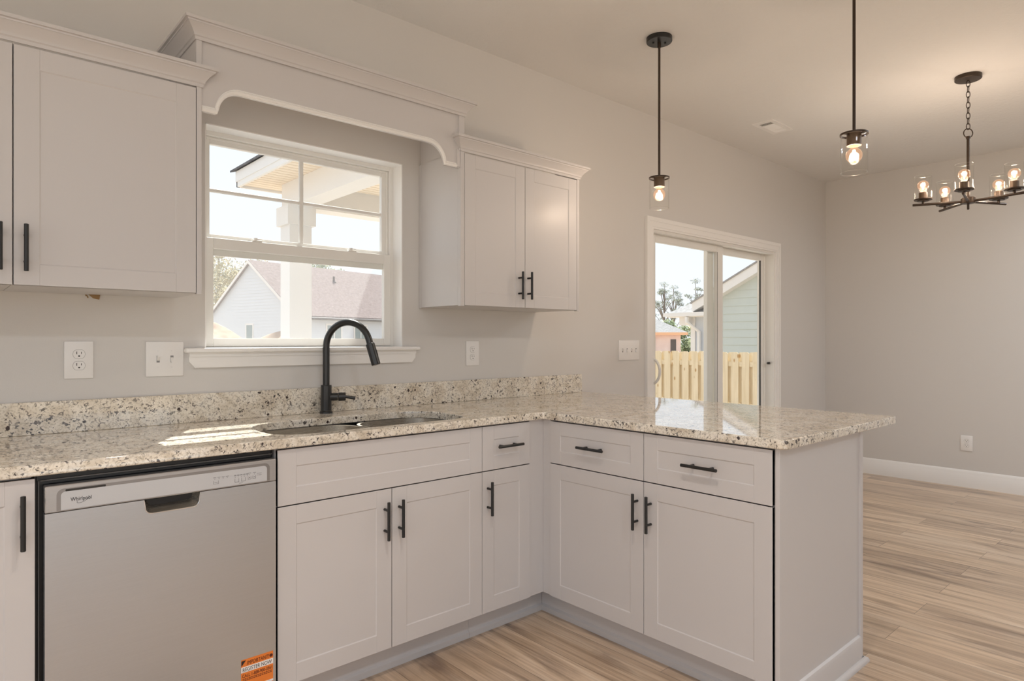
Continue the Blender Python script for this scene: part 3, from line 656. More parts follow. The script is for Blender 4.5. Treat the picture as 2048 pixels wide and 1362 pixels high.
stext('¡IMPORTANTE!', SX0+0.0105, 0.1425, 0.0160, 0.0760, M['inkbrown'], 'lettering', 0.15)
mb = MB(); mb.prism([A @ Vector((x, z, 0.0361)) for x, z in ((SX0+0.001, 0.2335), (SX0+0.001, 0.2475), (SX0+0.003, 0.2495), (SX0+0.0145, 0.2495))], (0, -0.0003, 0)); link_mesh('corner_mark', mb, M['ink'], stk)
mb = MB(); mb.lathe([(0.0050, 0), (0.0050, 0.0003)], 20, A @ Matrix.Translation((SX1-0.0065, 0.2405, 0.0361)))
link_mesh('phone_mark', mb, M['inkbrown'], stk)
for z in (0.1930, 0.1885):
    mb = MB()
    for k in range(14): x = SX0+0.004+k*0.0064; mb.box(x, x+0.0048, -0.6364, -0.6359, z, z+0.0016)
    link_mesh('fine_print', mb, M['inkbrown'], stk)

# ------------------------------------------------------------------ upper cabinets
UB, UT, UY = 1.368, 2.056, -0.310
A = frameA(0, UY, 0)
def upper_box(x0, x1):
    mb = MB(); mb.box(x0, x1, UY, -0.001, UB+0.004, UT+0.002, 0.0006); return mb
t = thing('upper_cabinet', (-0.10, -0.15, UB), 'white upper cabinet at the left edge, only a strip and its black handle showing', 'cabinet')
link_mesh('carcass', upper_box(-0.33, 0.158), M['white'], t)
d = link_mesh('door', shaker(A, -0.315, 0.1595, 1.372, 2.052), M['white'], t); link_mesh('handle', bar_pull(A, 0.131, 1.476, 0.133), M['black'], d)
t = thing('upper_cabinet', (0.41, -0.15, UB), 'white single door upper cabinet left of the kitchen window', 'cabinet')
mb = upper_box(0.159, 0.660); mb.box(0.6445, 0.660, UY-0.0205, UY, UB, UT+0.002, 0.001); link_mesh('carcass', mb, M['white'], t)
d = link_mesh('door', shaker(A, 0.1625, 0.6425, 1.372, 2.052), M['white'], t); link_mesh('handle', bar_pull(A, 0.189, 1.476, 0.133), M['black'], d)
t = thing('upper_cabinet', (2.13, -0.15, UB), 'white double door upper cabinet right of the kitchen window', 'cabinet')
mb = upper_box(1.739, 2.517); mb.box(1.739, 1.7605, UY-0.0205, UY, UB, UT+0.002, 0.001); mb.box(2.4995, 2.517, UY-0.0205, UY, UB, UT+0.002, 0.001)
mb.box(1.7375, 1.739, -0.022, -0.001, UB, UT, 0.0005)
link_mesh('carcass', mb, M['white'], t)
d = link_mesh('door', shaker(A, 1.7625, 2.1285, 1.372, 2.052), M['white'], t); link_mesh('handle', bar_pull(A, 2.089, 1.477, 0.133), M['black'], d)
d = link_mesh('door', shaker(A, 2.1315, 2.4975, 1.372, 2.052), M['white'], t); link_mesh('handle', bar_pull(A, 2.148, 1.478, 0.133), M['black'], d)
CR = [(0, 0), (0.004, 0), (0.005, 0.010), (0.009, 0.013), (0.009, 0.017), (0.012, 0.022), (0.018, 0.031), (0.026, 0.040), (0.032, 0.046), (0.034, 0.046), (0.035, 0.051), (0.042, 0.052), (0.042, 0.062), (0, 0.062)]
YD = UY-0.0205
mb = MB(); mb.sweep(CR, [(1.7395, -0.19, UT), (1.7395, YD, UT), (2.517, YD, UT), (2.517, -0.001, UT)], [(-1, 0), (-1, -1), (1, -1), (1, 0)])
link_mesh('crown', mb, M['white'], t)
mb = MB(); mb.sweep(CR, [(-0.33, YD, UT), (0.660, YD, UT), (0.660, -0.327, UT)], [(0, -1), (1, -1), (1, 0)])
tag(link_mesh('crown_moulding', mb, M['white'], origin=(0.2, -0.33, UT)), 'white crown moulding across the tops of the left upper cabinets', 'moulding')

# valance
t = thing('valance', (1.2, -0.2, 1.98), 'white scalloped valance with crown moulding spanning above the kitchen window', 'valance')
VB = 0.0
low = [(0.6605, 1.982), (0.709, 1.982)] + [(0.791-0.082*math.cos(math.radians(a)), 1.982+0.082*math.sin(math.radians(a))) for a in range(0, 91, 9)] + \
      [(1.576+0.082*math.sin(math.radians(a)), 1.982+0.082*math.cos(math.radians(a))) for a in range(0, 91, 9)] + [(1.658, 1.982), (1.7385, 1.982)]
mb = MB(); b = bmesh.new(); yv = UY-0.014
face = low + [(1.7385, 2.216), (0.6605, 2.216)]
# board as a strip of quads from the curved lower edge to the straight top
vs = []; fs = []
for (x, z) in low: vs += [Vector((x, yv, z)), Vector((x, yv, 2.216)), Vector((x, yv+0.016, z)), Vector((x, yv+0.016, 2.216))]
for i in range(len(low)-1):
    a0, a1 = i*4, (i+1)*4
    if (Vector(low[i])-Vector(low[i+1])).length < 1e-6: continue
    fs += [(a0, a1, a1+1, a0+1), (a0+2, a0+3, a1+3, a1+2), (a0, a0+2, a1+2, a1), (a0+1, a1+1, a1+3, a0+3)]
mb.add(vs, fs); link_mesh('board', mb, M['white'], t)
b.free()
mb = MB(); mb.box(0.643, 0.6605, YD, YD+0.02, 2.060, 2.216, 0.001); link_mesh('stile', mb, M['white'], t)
mb = MB(); mb.box(1.730, 1.7605, YD, YD+0.02, 2.060, 2.216, 0.001); mb.box(1.7205, 1.7385, YD+0.002, YD+0.02, 1.985, 2.062, 0.001); link_mesh('stile', mb, M['white'], t)
for x0, x1 in ((0.643, 0.655), (1.748, 1.7605)):
    mb = MB(); mb.box(x0, x1, YD+0.02, -0.001, 2.060, 2.216); link_mesh('side_panel', mb, M['white'], t)
mb = MB(); mb.sweep(CR, [(0.643, -0.001, 2.212), (0.643, YD, 2.212), (1.7605, YD, 2.212), (1.7605, -0.001, 2.212)], [(-1, 0), (-1, -1), (1, -1), (1, 0)])
link_mesh('crown', mb, M['white'], t)
mb = MB(); ed = [q for i, q in enumerate(low) if i == 0 or (Vector(q)-Vector(low[i-1])).length > 1e-5]; ed = ed[:-1]+[(1.7195, 1.982)]
mb.tube([Vector((x, yv-0.001, z+0.006)) for x, z in ed], 0.0072, 10); mb.tube([Vector((x, yv+0.001, z+0.0155)) for x, z in ed], 0.0035, 8)
link_mesh('bead_moulding', mb, M['trim'], t)
# torn drywall patch with wire at the cabinet underside
mb = MB(); mb.prism([(0.389, -0.001, 1.3725), (0.424, -0.001, 1.3725), (0.4215, -0.001, 1.3555), (0.404, -0.001, 1.359)], (0, -0.003, 0))
mb.tube([(0.381, -0.003, 1.370), (0.386, -0.006, 1.366), (0.388, -0.006, 1.360)], 0.002, 8)
tag(link_mesh('cable_stub', mb, plain('torn_cable', (0.30, 0.19, 0.09), 0.8), origin=(0.40, -0.003, 1.365)), 'small brown cable stub poking out under the left upper cabinet', 'cable')

# ------------------------------------------------------------------ outlets and switches
def outlet(mt, loc, label, wdt=0.084, hgt=0.127):
    t = thing('wall_outlet', loc, label, 'outlet'); F = mt
    mb = MB(); mb.box(-wdt/2, wdt/2, -hgt/2, hgt/2, 0, 0.0065, 0.0025, F, 2); pl = link_mesh('cover_plate', mb, M['plate'], t)
    for s_ in (1, -1):
        zc_ = s_*0.0195; pts = []
        for a in range(0, 360, 12):
            c_, q_ = math.cos(math.radians(a)), math.sin(math.radians(a)); pts.append((0.0172*c_, max(-0.0142, min(0.0142, 0.0172*q_))+zc_))
        mb = MB(); mb.prism([F @ Vector((x, z, 0.0060)) for x, z in pts], F.to_3x3() @ Vector((0, 0, 0.0022))); rc = link_mesh('receptacle', mb, M['plate'], t, smooth=False)
        mb = MB(); mb.box(-0.0076, -0.0056, zc_+0.000, zc_+0.009, 0.0080, 0.0086, 0, F); mb.box(0.0056, 0.0074, zc_+0.001, zc_+0.008, 0.0080, 0.0086, 0, F)
        mb.lathe([(0.0026, 0), (0.0026, 0.0006)], 12, F @ Matrix.Translation((0, zc_-0.0065, 0.0080))); mb.box(-0.0026, 0.0026, zc_-0.0068, zc_-0.0045, 0.008, 0.0086, 0, F); link_mesh('slots', mb, M['dark'], rc)
        mb = MB(); lp = [F @ Vector((x*1.03, z_+(z_-zc_)*0.03, 0.0066)) for x, z_ in pts]; mb.tube(lp, 0.00045, 6, closed=True); link_mesh('gap', mb, plain('shadow_gap', (0.25, 0.24, 0.23), 0.7) if 'shadow_gap' not in bpy.data.materials else bpy.data.materials['shadow_gap'], rc)
    mb = MB(); mb.lathe([(0.0030, 0), (0.0026, 0.001)], 14, F @ Matrix.Translation((0, 0, 0.0065))); link_mesh('screw', mb, M['plate'], t)
    return t
outlet(frameA(0.362, 0, 1.148), (0.362, 0, 1.148), 'white duplex outlet on the wall below the left upper cabinet')
outlet(frameA(2.063, 0, 1.148), (2.063, 0, 1.148), 'white duplex outlet below the right upper cabinet')
outlet(frameR(XR, -1.137, 0.364), (XR, -1.137, 0.364), 'white duplex outlet low on the dining room wall above the baseboard')
def toggle_plate(F, loc, n_, wdt, label):
    t = thing('light_switch', loc, label, 'switch')
    mb = MB(); mb.box(-wdt/2, wdt/2, -0.0635, 0.0635, 0, 0.0065, 0.0025, F, 2); link_mesh('cover_plate', mb, M['plate'], t)
    for k in range(n_):
        u = (k-(n_-1)/2)*0.046
        up_ = (k % 2 == 0)
        mb = MB(); mb.box(u-0.0052, u+0.0052, -0.0125, 0.0125, 0.0063, 0.0068, 0, F); sl = link_mesh('toggle_slot', mb, M['grey'], t)
        z0, z1 = (-0.002, 0.010) if up_ else (-0.010, 0.002)
        mb = MB(); q = [(u-0.0042, -0.0085 if not up_ else -0.004), (u+0.0042, -0.0085 if not up_ else -0.004)]
        a, c_ = (-0.010, 0.006) if not up_ else (-0.006, 0.010); tip = -0.011 if not up_ else 0.011
        mb.add([F @ Vector(v_) for v_ in ((u-0.0045, a, 0.0066), (u+0.0045, a, 0.0066), (u+0.0045, c_, 0.0066), (u-0.0045, c_, 0.0066), (u-0.0038, tip-0.004, 0.0175), (u+0.0038, tip-0.004, 0.0175), (u+0.0038, tip+0.003, 0.0175), (u-0.0038, tip+0.003, 0.0175))],
               [(3, 2, 1, 0), (4, 5, 6, 7), (0, 1, 5, 4), (1, 2, 6, 5), (2, 3, 7, 6), (3, 0, 4, 7)]); link_mesh('toggle', mb, M['plate'], t)
        for z in (0.030, -0.030):
            mb = MB(); mb.lathe([(0.0028, 0), (0.0024, 0.001)], 12, F @ Matrix.Translation((u, z, 0.0065))); link_mesh('screw', mb, M['plate'], t)
toggle_plate(frameA(0.627, 0, 1.146), (0.627, 0, 1.146), 2, 0.126, 'white double toggle light switch left of the window sill')
toggle_plate(frameA(3.352, 0, 1.151), (3.352, 0, 1.151), 4, 0.212, 'white four toggle light switch beside the sliding door')

# ------------------------------------------------------------------ lamps
def bulb_prof(r=0.030):                                # hanging bulb, neck at z=0, tip at -0.1
    pr_ = [(0.0125, 0.0), (0.0128, -0.012), (0.0150, -0.022)]
    for k in range(13):
        a = math.radians(38+(180-38)*k/12); pr_.append((max(0.0006, r*math.sin(a)), -0.046+r*math.cos(a)-0.002))
    return pr_
def add_lamp_light(parent, loc, power, r=0.02):
    ld = bpy.data.lights.new('bulb_light', 'POINT'); ld.energy = power; ld.color = (1.0, 0.83, 0.68); ld.shadow_soft_size = r
    lo_ = bpy.data.objects.new('bulb_light', ld); COL.objects.link(lo_); lo_.parent = parent; lo_.location = Vector(loc)-ORIG[parent.name]; return lo_
def filament(mt):
    mb = MB()
    for k in range(4):
        a = 2*PI*k/4+0.4; mb.tube([mt @ Vector((0.0035*math.cos(a), 0.0035*math.sin(a), -0.026)), mt @ Vector((0.0085*math.cos(a+0.3), 0.0085*math.sin(a+0.3), -0.058))], 0.0014, 6)
    return mb
def pendant(x, y, label):
    t = thing('pendant_light', (x, y, ZC), label, 'pendant light', 'pendant lights over the peninsula'); T = Matrix.Translation((x, y, 0))
    mb = MB(); mb.lathe([(0.0635, 0), (0.0635, -0.020), (0.0615, -0.023), (0.008, -0.024)], 40, T @ Matrix.Translation((0, 0, ZC))); cn = link_mesh('canopy', mb, M['black'], t)
    for s_ in (-1, 1):
        mb = MB(); mb.cyl((x+RT.x*0.03*s_, y+RT.y*0.03*s_, ZC-0.022), (x+RT.x*0.03*s_, y+RT.y*0.03*s_, ZC-0.030), 0.0045, 12); link_mesh('canopy_screw', mb, M['black'], cn)
    mb = MB(); mb.cyl((x, y, ZC-0.024), (x, y, ZC-0.050), 0.0085, 14); mb.cyl((x, y, ZC-0.05), (x, y, 2.03), 0.0058, 14); link_mesh('rod', mb, M['bronze'], t)
    mb = MB(); z = 2.024; mb.lathe([(0.0465, 0), (0.0510, 0), (0.0510, 0.007), (0.0465, 0.007), (0.0465, 0)], 48, T @ Matrix.Translation((0, 0, z)), False, False)
    for k in range(3):
        a = 2*PI*k/3+0.5; mb.box(0.020, 0.049, -0.004, 0.004, 0.001, 0.006, 0, T @ Matrix.Translation((0, 0, z)) @ Matrix.Rotation(a, 4, 'Z'))
    link_mesh('shade_ring', mb, M['bronze'], t)
    mb = MB(); mb.lathe([(0.012, 0.012), (0.0255, 0.010), (0.0265, 0.006), (0.0265, -0.042), (0.0235, -0.042), (0.0235, -0.030), (0.012, -0.028)], 32, T @ Matrix.Translation((0, 0, z))); link_mesh('socket', mb, M['socket'], t)
    mb = MB(); mb.lathe([(0.0482, 0.001), (0.0482, -0.148), (0.0462, -0.149), (0.0462, 0.001)], 48, T @ Matrix.Translation((0, 0, z)), False, False); gs = link_mesh('glass_shade', mb, M['shade'], t)
    mb = MB(); mb.tube([Vector((x+0.0472*math.cos(2*PI*k/40), y+0.0472*math.sin(2*PI*k/40), z-0.1485)) for k in range(40)], 0.0011, 6, closed=True); link_mesh('shade_rim', mb, M['edge'], gs)
    bz = T @ Matrix.Translation((0, 0, 1.992)); mb = MB(); mb.lathe(bulb_prof(), 28, bz, True, True); bl = link_mesh('bulb', mb, M['bulb'], t)
    link_mesh('filament', filament(bz), M['filament'], bl)
    add_lamp_light(t, (x, y, 1.950), PENDANT_POWER); return t
pendant(2.703, -0.700, 'black rod pendant with clear glass shade, nearer the window wall, whole with its ceiling canopy')
pendant(2.703, -1.620, 'black rod pendant with clear glass shade, the larger one nearer the dining light')

HX, HY = 4.415, -1.600
t = thing('chandelier', (HX, HY, ZC), 'five arm bronze chandelier with clear glass shades hanging in the dining area', 'chandelier'); T = Matrix.Translation((HX, HY, 0))
mb = MB(); mb.lathe([(0.066, 0), (0.066, -0.020), (0.062, -0.024), (0.010, -0.026)], 40, T @ Matrix.Translation((0, 0, ZC))); link_mesh('canopy', mb, M['bronze'], t)
mb = MB(); zt, zb = ZC-0.03, 2.425; nl = 9; hl = (zt-zb)/nl
for k in range(nl):
    zc_ = zt-hl*(k+0.5); ax = Vector((1, 0, 0)) if k % 2 else Vector((0, 1, 0)); ax = Matrix.Rotation(0.6, 3, 'Z') @ ax
    lp = []
    for a in range(0, 360, 24):
        c_, q_ = math.cos(math.radians(a)), math.sin(math.radians(a)); lp.append(Vector((HX, HY, zc_)) + ax*(0.0095*c_) + Vector((0, 0, (hl*0.62)*q_)))
    mb.tube(lp, 0.0021, 8, closed=True)
mb.tube([(HX, HY, ZC-0.022), (HX, HY, zt)], 0.005, 8); link_mesh('chain', mb, M['bronze'], t)
mb = MB(); lp = [Vector((HX, HY, 2.402)) + RT*(0.026*math.cos(math.radians(a))) + Vector((0, 0, 0.026*math.sin(math.radians(a)))) for a in range(0, 360, 15)]; mb.tube(lp, 0.0028, 8, closed=True); link_mesh('loop', mb, M['bronze'], t)
mb = MB(); mb.cyl((HX, HY, 2.384), (HX, HY, 2.03), 0.0078, 16); mb.cyl((HX, HY, 2.384), (HX, HY, 2.37), 0.011, 16); link_mesh('stem', mb, M['bronze'], t)
mb = MB(); mb.lathe([(0.010, 0.022), (0.034, 0.020), (0.036, 0.017), (0.036, -0.010), (0.033, -0.013), (0.006, -0.014), (0.006, -0.045), (0.004, -0.048)], 32, T @ Matrix.Translation((0, 0, 2.012))); link_mesh('hub', mb, M['bronze'], t)
for k in range(5):
    a = math.radians(116.5+72*k); dx, dy = math.cos(a), math.sin(a); RL = 0.222; x, y = HX+dx*RL, HY+dy*RL; Q = Matrix.Translation((x, y, 2.022))
    mb = MB(); mb.cyl((HX+dx*0.03, HY+dy*0.03, 2.010), (HX+dx*0.275, HY+dy*0.275, 2.010), 0.0072, 14, bev=0.001); ar = link_mesh('arm', mb, M['bronze'], t)
    mb = MB(); mb.lathe([(0.007, -0.012), (0.007, 0.006), (0.030, 0.007), (0.031, 0.012), (0.045, 0.013), (0.047, 0.016), (0.047, 0.020), (0.020, 0.021)], 32, Q); link_mesh('cup', mb, M['bronze'], ar)
    mb = MB(); mb.lathe([(0.022, 0.020), (0.022, 0.058), (0.019, 0.058), (0.019, 0.045), (0.005, 0.045)], 28, Q); link_mesh('socket', mb, M['socket'], ar)
    mb = MB(); mb.lathe([(0.0435, 0.021), (0.0435, 0.155), (0.0418, 0.156), (0.0418, 0.021)], 40, Q, False, False); link_mesh('glass_shade', mb, M['shade'], ar)
    mb = MB(); mb.tube([Vector((x+0.0427*math.cos(2*PI*q/36), y+0.0427*math.sin(2*PI*q/36), 2.022+0.1555)) for q in range(36)], 0.0010, 6, closed=True); link_mesh('shade_rim', mb, M['edge'], ar)
    bz = Q @ Matrix.Translation((0, 0, 0.052)) @ Matrix.Rotation(PI, 4, 'X'); mb = MB(); mb.lathe(bulb_prof(0.0295), 24, bz); link_mesh('bulb', mb, M['bulb'], ar)
    link_mesh('filament', filament(bz), M['filament'], ar)
    add_lamp_light(t, (x, y, 2.115), CHANDELIER_POWER)

# unseen recessed downlights: kitchen cans implied by crown shadow, living-side cans added as fill
for i, (x, y, pw) in enumerate(((0.75, -1.95, 0.9), (-0.9, -1.95, 0.7), (0.75, -3.4, 1.2), (-0.9, -3.4, 1.6), (4.3, -3.6, 1.2), (5.3, -2.8, 2.4))):
    t = thing('recessed_light', (x, y, ZC), ['round recessed ceiling light above the sink run', 'round recessed ceiling light left of the sink run', 'round recessed ceiling light behind the viewpoint', 'round recessed ceiling light behind and left', 'unseen ceiling light added for fill in the living area', 'unseen ceiling light added for fill in the far living area'][i], 'ceiling light', 'recessed ceiling lights')
    mb = MB(); mb.lathe([(0.070, -0.001), (0.090, -0.001), (0.088, -0.006), (0.070, -0.008), (0.070, -0.001)], 36, Matrix.Translation((x, y, ZC)), False, False); link_mesh('trim_ring', mb, M['plate'], t)
    mb = MB(); mb.lathe([(0.069, -0.001), (0.069, -0.003)], 36, Matrix.Translation((x, y, ZC))); link_mesh('lens', mb, M['lens'], t)
    ld = bpy.data.lights.new('downlight', 'AREA'); ld.shape = 'DISK'; ld.size = 0.14; ld.energy = CAN_POWER*pw; ld.color = (1.0, 0.86, 0.74) if i < 2 else (0.84, 0.92, 1.0); ld.spread = math.radians(105 if i < 2 else 170)
    lo_ = bpy.data.objects.new('downlight', ld); COL.objects.link(lo_); lo_.parent = t; lo_.location = (0, 0, -0.010)

# ceiling register
t = thing('ceiling_vent', (4.43, -0.436, ZC), 'white rectangular air register in the ceiling near the sliding door', 'vent')
F = Matrix(((1, 0, 0, 4.43), (0, -1, 0, -0.436), (0, 0, -1, ZC), (0, 0, 0, 1)))
mb = MB()
for u0, u1, v0, v1 in ((-0.157, -0.118, -0.075, 0.075), (0.118, 0.157, -0.075, 0.075), (-0.118, 0.118, -0.075, -0.042), (-0.118, 0.118, 0.042, 0.075)): mb.box(u0, u1, v0, v1, 0.0, 0.005, 0.0, F)
link_mesh('frame', mb, M['plate'], t)
mb = MB(); mb.box(-0.118, 0.118, -0.042, 0.042, 0.0002, 0.0008, 0, F); link_mesh('duct_opening', mb, M['dark'], t)
mb = MB()
for k in range(19):
    u = -0.068+k*0.0102
    mb.box(-0.0068, 0.0068, -0.042, 0.042, -0.0006, 0.0006, 0, F @ Matrix.Translation((u, 0, 0.0040)) @ Matrix.Rotation(math.radians(-20), 4, 'Y'))
mb.box(0.062, 0.068, -0.042, 0.042, 0.001, 0.0075, 0, F); mb.box(-0.079, -0.074, -0.042, 0.042, 0.001, 0.0075, 0, F); mb.box(-0.10, -0.0985, -0.042, 0.042, 0.001, 0.005, 0, F)
link_mesh('louvres', mb, M['plate'], t)

# ------------------------------------------------------------------ outside
GZ = -0.8
mb = MB(); mb.box(-150, 200, 3.6, 260, GZ-0.2, GZ); mb.box(-150, 200, -160, YB-0.16, GZ-0.2, GZ); mb.box(-150, XL-0.16, YB-0.16, 3.6, GZ-0.2, GZ); mb.box(XR+0.16, 200, YB-0.16, 3.6, GZ-0.2, GZ)
struct(link_mesh('ground', mb, M['ground'], smooth=False))
mb = MB(); mb.box(-6, 10, -16, YB-0.16, GZ, GZ+0.02); struct(link_mesh('ground_bounce_slab', mb, M['concrete'], smooth=False))  # unseen pale slab added to bounce sunlight up onto the ceiling
# porch over the sliding door
t = thing('porch', (3.6, 1.8, GZ), 'covered back porch with cream soffit and square column outside the kitchen window', 'porch')
mb = MB(); mb.box(2.0, 6.4, TH+0.001, 3.3, GZ, -0.06); link_mesh('slab', mb, M['concrete'], t)
mb = MB(); mb.box(2.02, 5.8, TH+0.001, 3.28, 2.60, 2.63)
for k in range(40): mb.box(2.025, 5.79, 3.275-0.004-k*0.078, 3.275-k*0.078, 2.597, 2.60)
link_mesh('soffit', mb, M['soffit'], t, smooth=False)
mb = MB(); mb.box(1.995, 2.02, TH+0.001, 3.30, 2.577, 2.715); mb.box(1.995, 5.82, 3.28, 3.305, 2.577, 2.715); mb.box(1.988, 1.996, TH+0.001, 3.306, 2.622, 2.715); link_mesh('fascia', mb, M['outtrim'], t, smooth=False)
mb = MB(); mb.box(2.30, 5.6, 2.85, 3.04, 2.39, 2.60); mb.box(2.30, 2.48, TH+0.001, 2.85, 2.39, 2.60); link_mesh('beam', mb, M['outtrim'], t, smooth=False)
mb = MB(); mb.box(2.29, 2.49, 2.845, 3.045, -0.06, 2.40); mb.box(2.262, 2.518, 2.817, 3.073, 2.225, 2.39, 0.0); mb.box(2.27, 2.51, 2.825, 3.065, -0.06, 0.16); link_mesh('column', mb, M['outtrim'], t, smooth=False)
mb = MB(); mb.prism([(1.962, 3.37, 2.716), (1.962, 3.37, 2.732), (4.0, 3.37, 3.45), (5.95, 3.37, 2.79), (5.95, 3.37, 2.77), (4.0, 3.37, 3.43)], (0, -(3.37-TH-0.001), 0)); link_mesh('roof', mb, M['roof_dark'], t, smooth=False)
mb = MB(); mb.prism([(2.02, 3.30, 2.716), (4.0, 3.30, 3.42), (5.8, 3.30, 2.80), (5.8, 3.30, 2.716)], (0, -0.03, 0)); link_mesh('gable_infill', mb, M['outtrim'], t, smooth=False)

# lap siding helper: plane spanned by origin, unit vector u (along the wall), outward normal n; outline gives [u0,u1] at height z
def siding(mb, o, u, n_, z0, z1, span, course=0.19):
    z = z0
    while z < z1-0.01:
        zz = min(z+course, z1); a0, a1 = span(z); b0, b1 = span(zz)
        if a1-a0 > 0.02:
            P = lambda uu, zq, d: o+u*uu+n_*d+Vector((0, 0, zq-o.z))
            mb.add([P(a0, z, 0.022), P(a1, z, 0.022), P(b1, zz, 0.004), P(b0, zz, 0.004), P(a0, z, -0.01), P(a1, z, -0.01), P(b1, zz, -0.01), P(b0, zz, -0.01)],
                   [(0, 1, 2, 3), (4, 7, 6, 5), (0, 4, 5, 1), (0, 3, 7, 4), (1, 5, 6, 2), (3, 2, 6, 7)])
        z = zz
# neighbour house seen through the kitchen window
A0 = W(-10.75, 32, GZ); B0 = W(-16.7, 36, GZ); gv = (B0-A0); GW = gv.length; gv.normalize(); ev = Vector((gv.y, -gv.x, 0))
if ev.dot(FW) < 0: ev = -ev
EZ, RZ = 2.62, 5.33
t = thing('house', (A0+B0)/2+ev*8, 'white sided neighbour house with a steep gable and brown shingle roof', 'house')
half = GW/2
def gspan(z): 
    if z <= EZ: return (0.0, GW)
    k = (z-EZ)/(RZ-EZ)*half; return (k, GW-k)
mb = MB(); siding(mb, A0, gv, -ev, GZ, RZ-0.02, gspan, 0.16); siding(mb, A0, ev, -gv, GZ, EZ, lambda z: (0.0, 18.0), 0.16)
link_mesh('siding_wall', mb, M['siding_white'], t, smooth=False)
mb = MB(); sl = (RZ-EZ)/half
for sg in (0, 1):
    e0 = A0 + gv*(-0.35 if sg == 0 else GW+0.35); ez = EZ-0.35*sl; rd = A0+gv*half
    p0 = Vector((e0.x, e0.y, ez))-ev*0.2; p1 = Vector((rd.x, rd.y, RZ+0.02))-ev*0.2; L_ = ev*18.4
    up_ = Vector((0, 0, 0.10))
    mb.add([p0, p1, p1+L_, p0+L_, p0+up_, p1+up_, p1+L_+up_, p0+L_+up_], [(0, 3, 2, 1), (4, 5, 6, 7), (0, 1, 5, 4), (1, 2, 6, 5), (2, 3, 7, 6), (3, 0, 4, 7)])
link_mesh('roof', mb, M['roof'], t, smooth=False)
mb = MB()
for sg in (0, 1):
    e0 = A0 + gv*(-0.35 if sg == 0 else GW+0.35); rd = A0+gv*half; p0 = Vector((e0.x, e0.y, EZ-0.35*sl+0.08))-ev*0.22; p1 = Vector((rd.x, rd.y, RZ+0.10))-ev*0.22
    dn = Vector((0, 0, -0.16)); th = ev*0.03
    mb.add([p0, p1, p1+dn, p0+dn, p0+th, p1+th, p1+dn+th, p0+dn+th], [(0, 1, 2, 3), (4, 7, 6, 5), (0, 4, 5, 1), (3, 2, 6, 7), (0, 3, 7, 4), (1, 5, 6, 2)])
link_mesh('rake_board', mb, M['outtrim'], t, smooth=False)
mb = MB(); g0 = A0-gv*0.47-ev*0.1; mb.cyl(Vector((g0.x, g0.y, EZ-0.30)), Vector((g0.x, g0.y, EZ-0.30))+ev*18, 0.065, 8); link_mesh('gutter', mb, M['gutter'], t)
def wall_win(o, u, n_, u0, u1, z0, z1, bar=True):
    mb = MB(); fr_ = MB(); P = lambda uu, z, d: Vector((o.x, o.y, 0))+u*uu+n_*d+Vector((0, 0, z))
    def slab(m_, a, b_, c, d_, q0, q1): m_.add([P(a, c, q0), P(b_, c, q0), P(b_, d_, q0), P(a, d_, q0), P(a, c, q1), P(b_, c, q1), P(b_, d_, q1), P(a, d_, q1)], [(0, 1, 2, 3), (4, 7, 6, 5), (0, 4, 5, 1), (1, 5, 6, 2), (2, 6, 7, 3), (3, 7, 4, 0)])
    slab(fr_, u0-0.1, u1+0.1, z0-0.1, z1+0.1, 0.0, 0.035); slab(mb, u0, u1, z0, z1, 0.01, 0.045); um = (u0+u1)/2
    if bar: slab(fr_, um-0.025, um+0.025, z0, z1, 0.02, 0.055)
    f_ = link_mesh('window', fr_, M['outtrim'], t, smooth=False); link_mesh('pane', mb, M['outglass'], f_, smooth=False)
wall_win(A0, gv, -ev, 3.45, 3.95, 1.0, 2.02, False); wall_win(A0, ev, -gv, 2.0, 2.9, 1.25, 2.0); wall_win(A0, ev, -gv, 3.9, 4.7, 1.25, 2.0)
for e_, k_ in ((1.2, 0.70), (4.6, 0.70)):
    mb = MB(); p_ = A0+ev*e_+gv*(half*k_); z_ = EZ+(RZ-EZ)*k_; mb.cyl((p_.x, p_.y, z_), (p_.x, p_.y, z_+0.38), 0.06, 10); mb.cyl((p_.x, p_.y, z_+0.05), (p_.x, p_.y, z_+0.14), 0.15, 10, r2=0.07)
    link_mesh('roof_vent', mb, M['gutter'], t)

# soil mounds in front of that house
def mound(name, cx_, cy_, r, h, label):
    mb = MB(); n_ = 22; vs = []; fs = []
    rnd = random.Random(int(r*100)); ph = [rnd.uniform(0, 6) for _ in range(4)]
    for i in range(n_+1):
        for k in range(36):
            a = 2*PI*k/36; q = i/n_; rr = r*q*(1+0.10*math.sin(3*a+ph[0])+0.06*math.sin(7*a+ph[1])); z = h*(0.5+0.5*math.cos(PI*q))*(1+0.05*math.sin(5*a+ph[2]+4*q)); vs.append((cx_+rr*math.cos(a), cy_+rr*math.sin(a), GZ-0.03+z))
    for i in range(n_):
        for k in range(36): k2 = (k+1) % 36; fs.append((i*36+k, i*36+k2, (i+1)*36+k2, (i+1)*36+k))
    mb.add(vs, fs); return tag(link_mesh(name, mb, M['soil'], origin=(cx_, cy_, GZ)), label, 'mound')
q = W(-11.9, 24, 0); mound('soil_mound', q.x, q.y, 5.0, 2.75, 'brown soil mound at the left in front of the white gable')
q = W(-6.0, 17.2, 0); mound('soil_mound', q.x, q.y, 3.3, 2.20, 'lower brown soil mound beside the porch column')

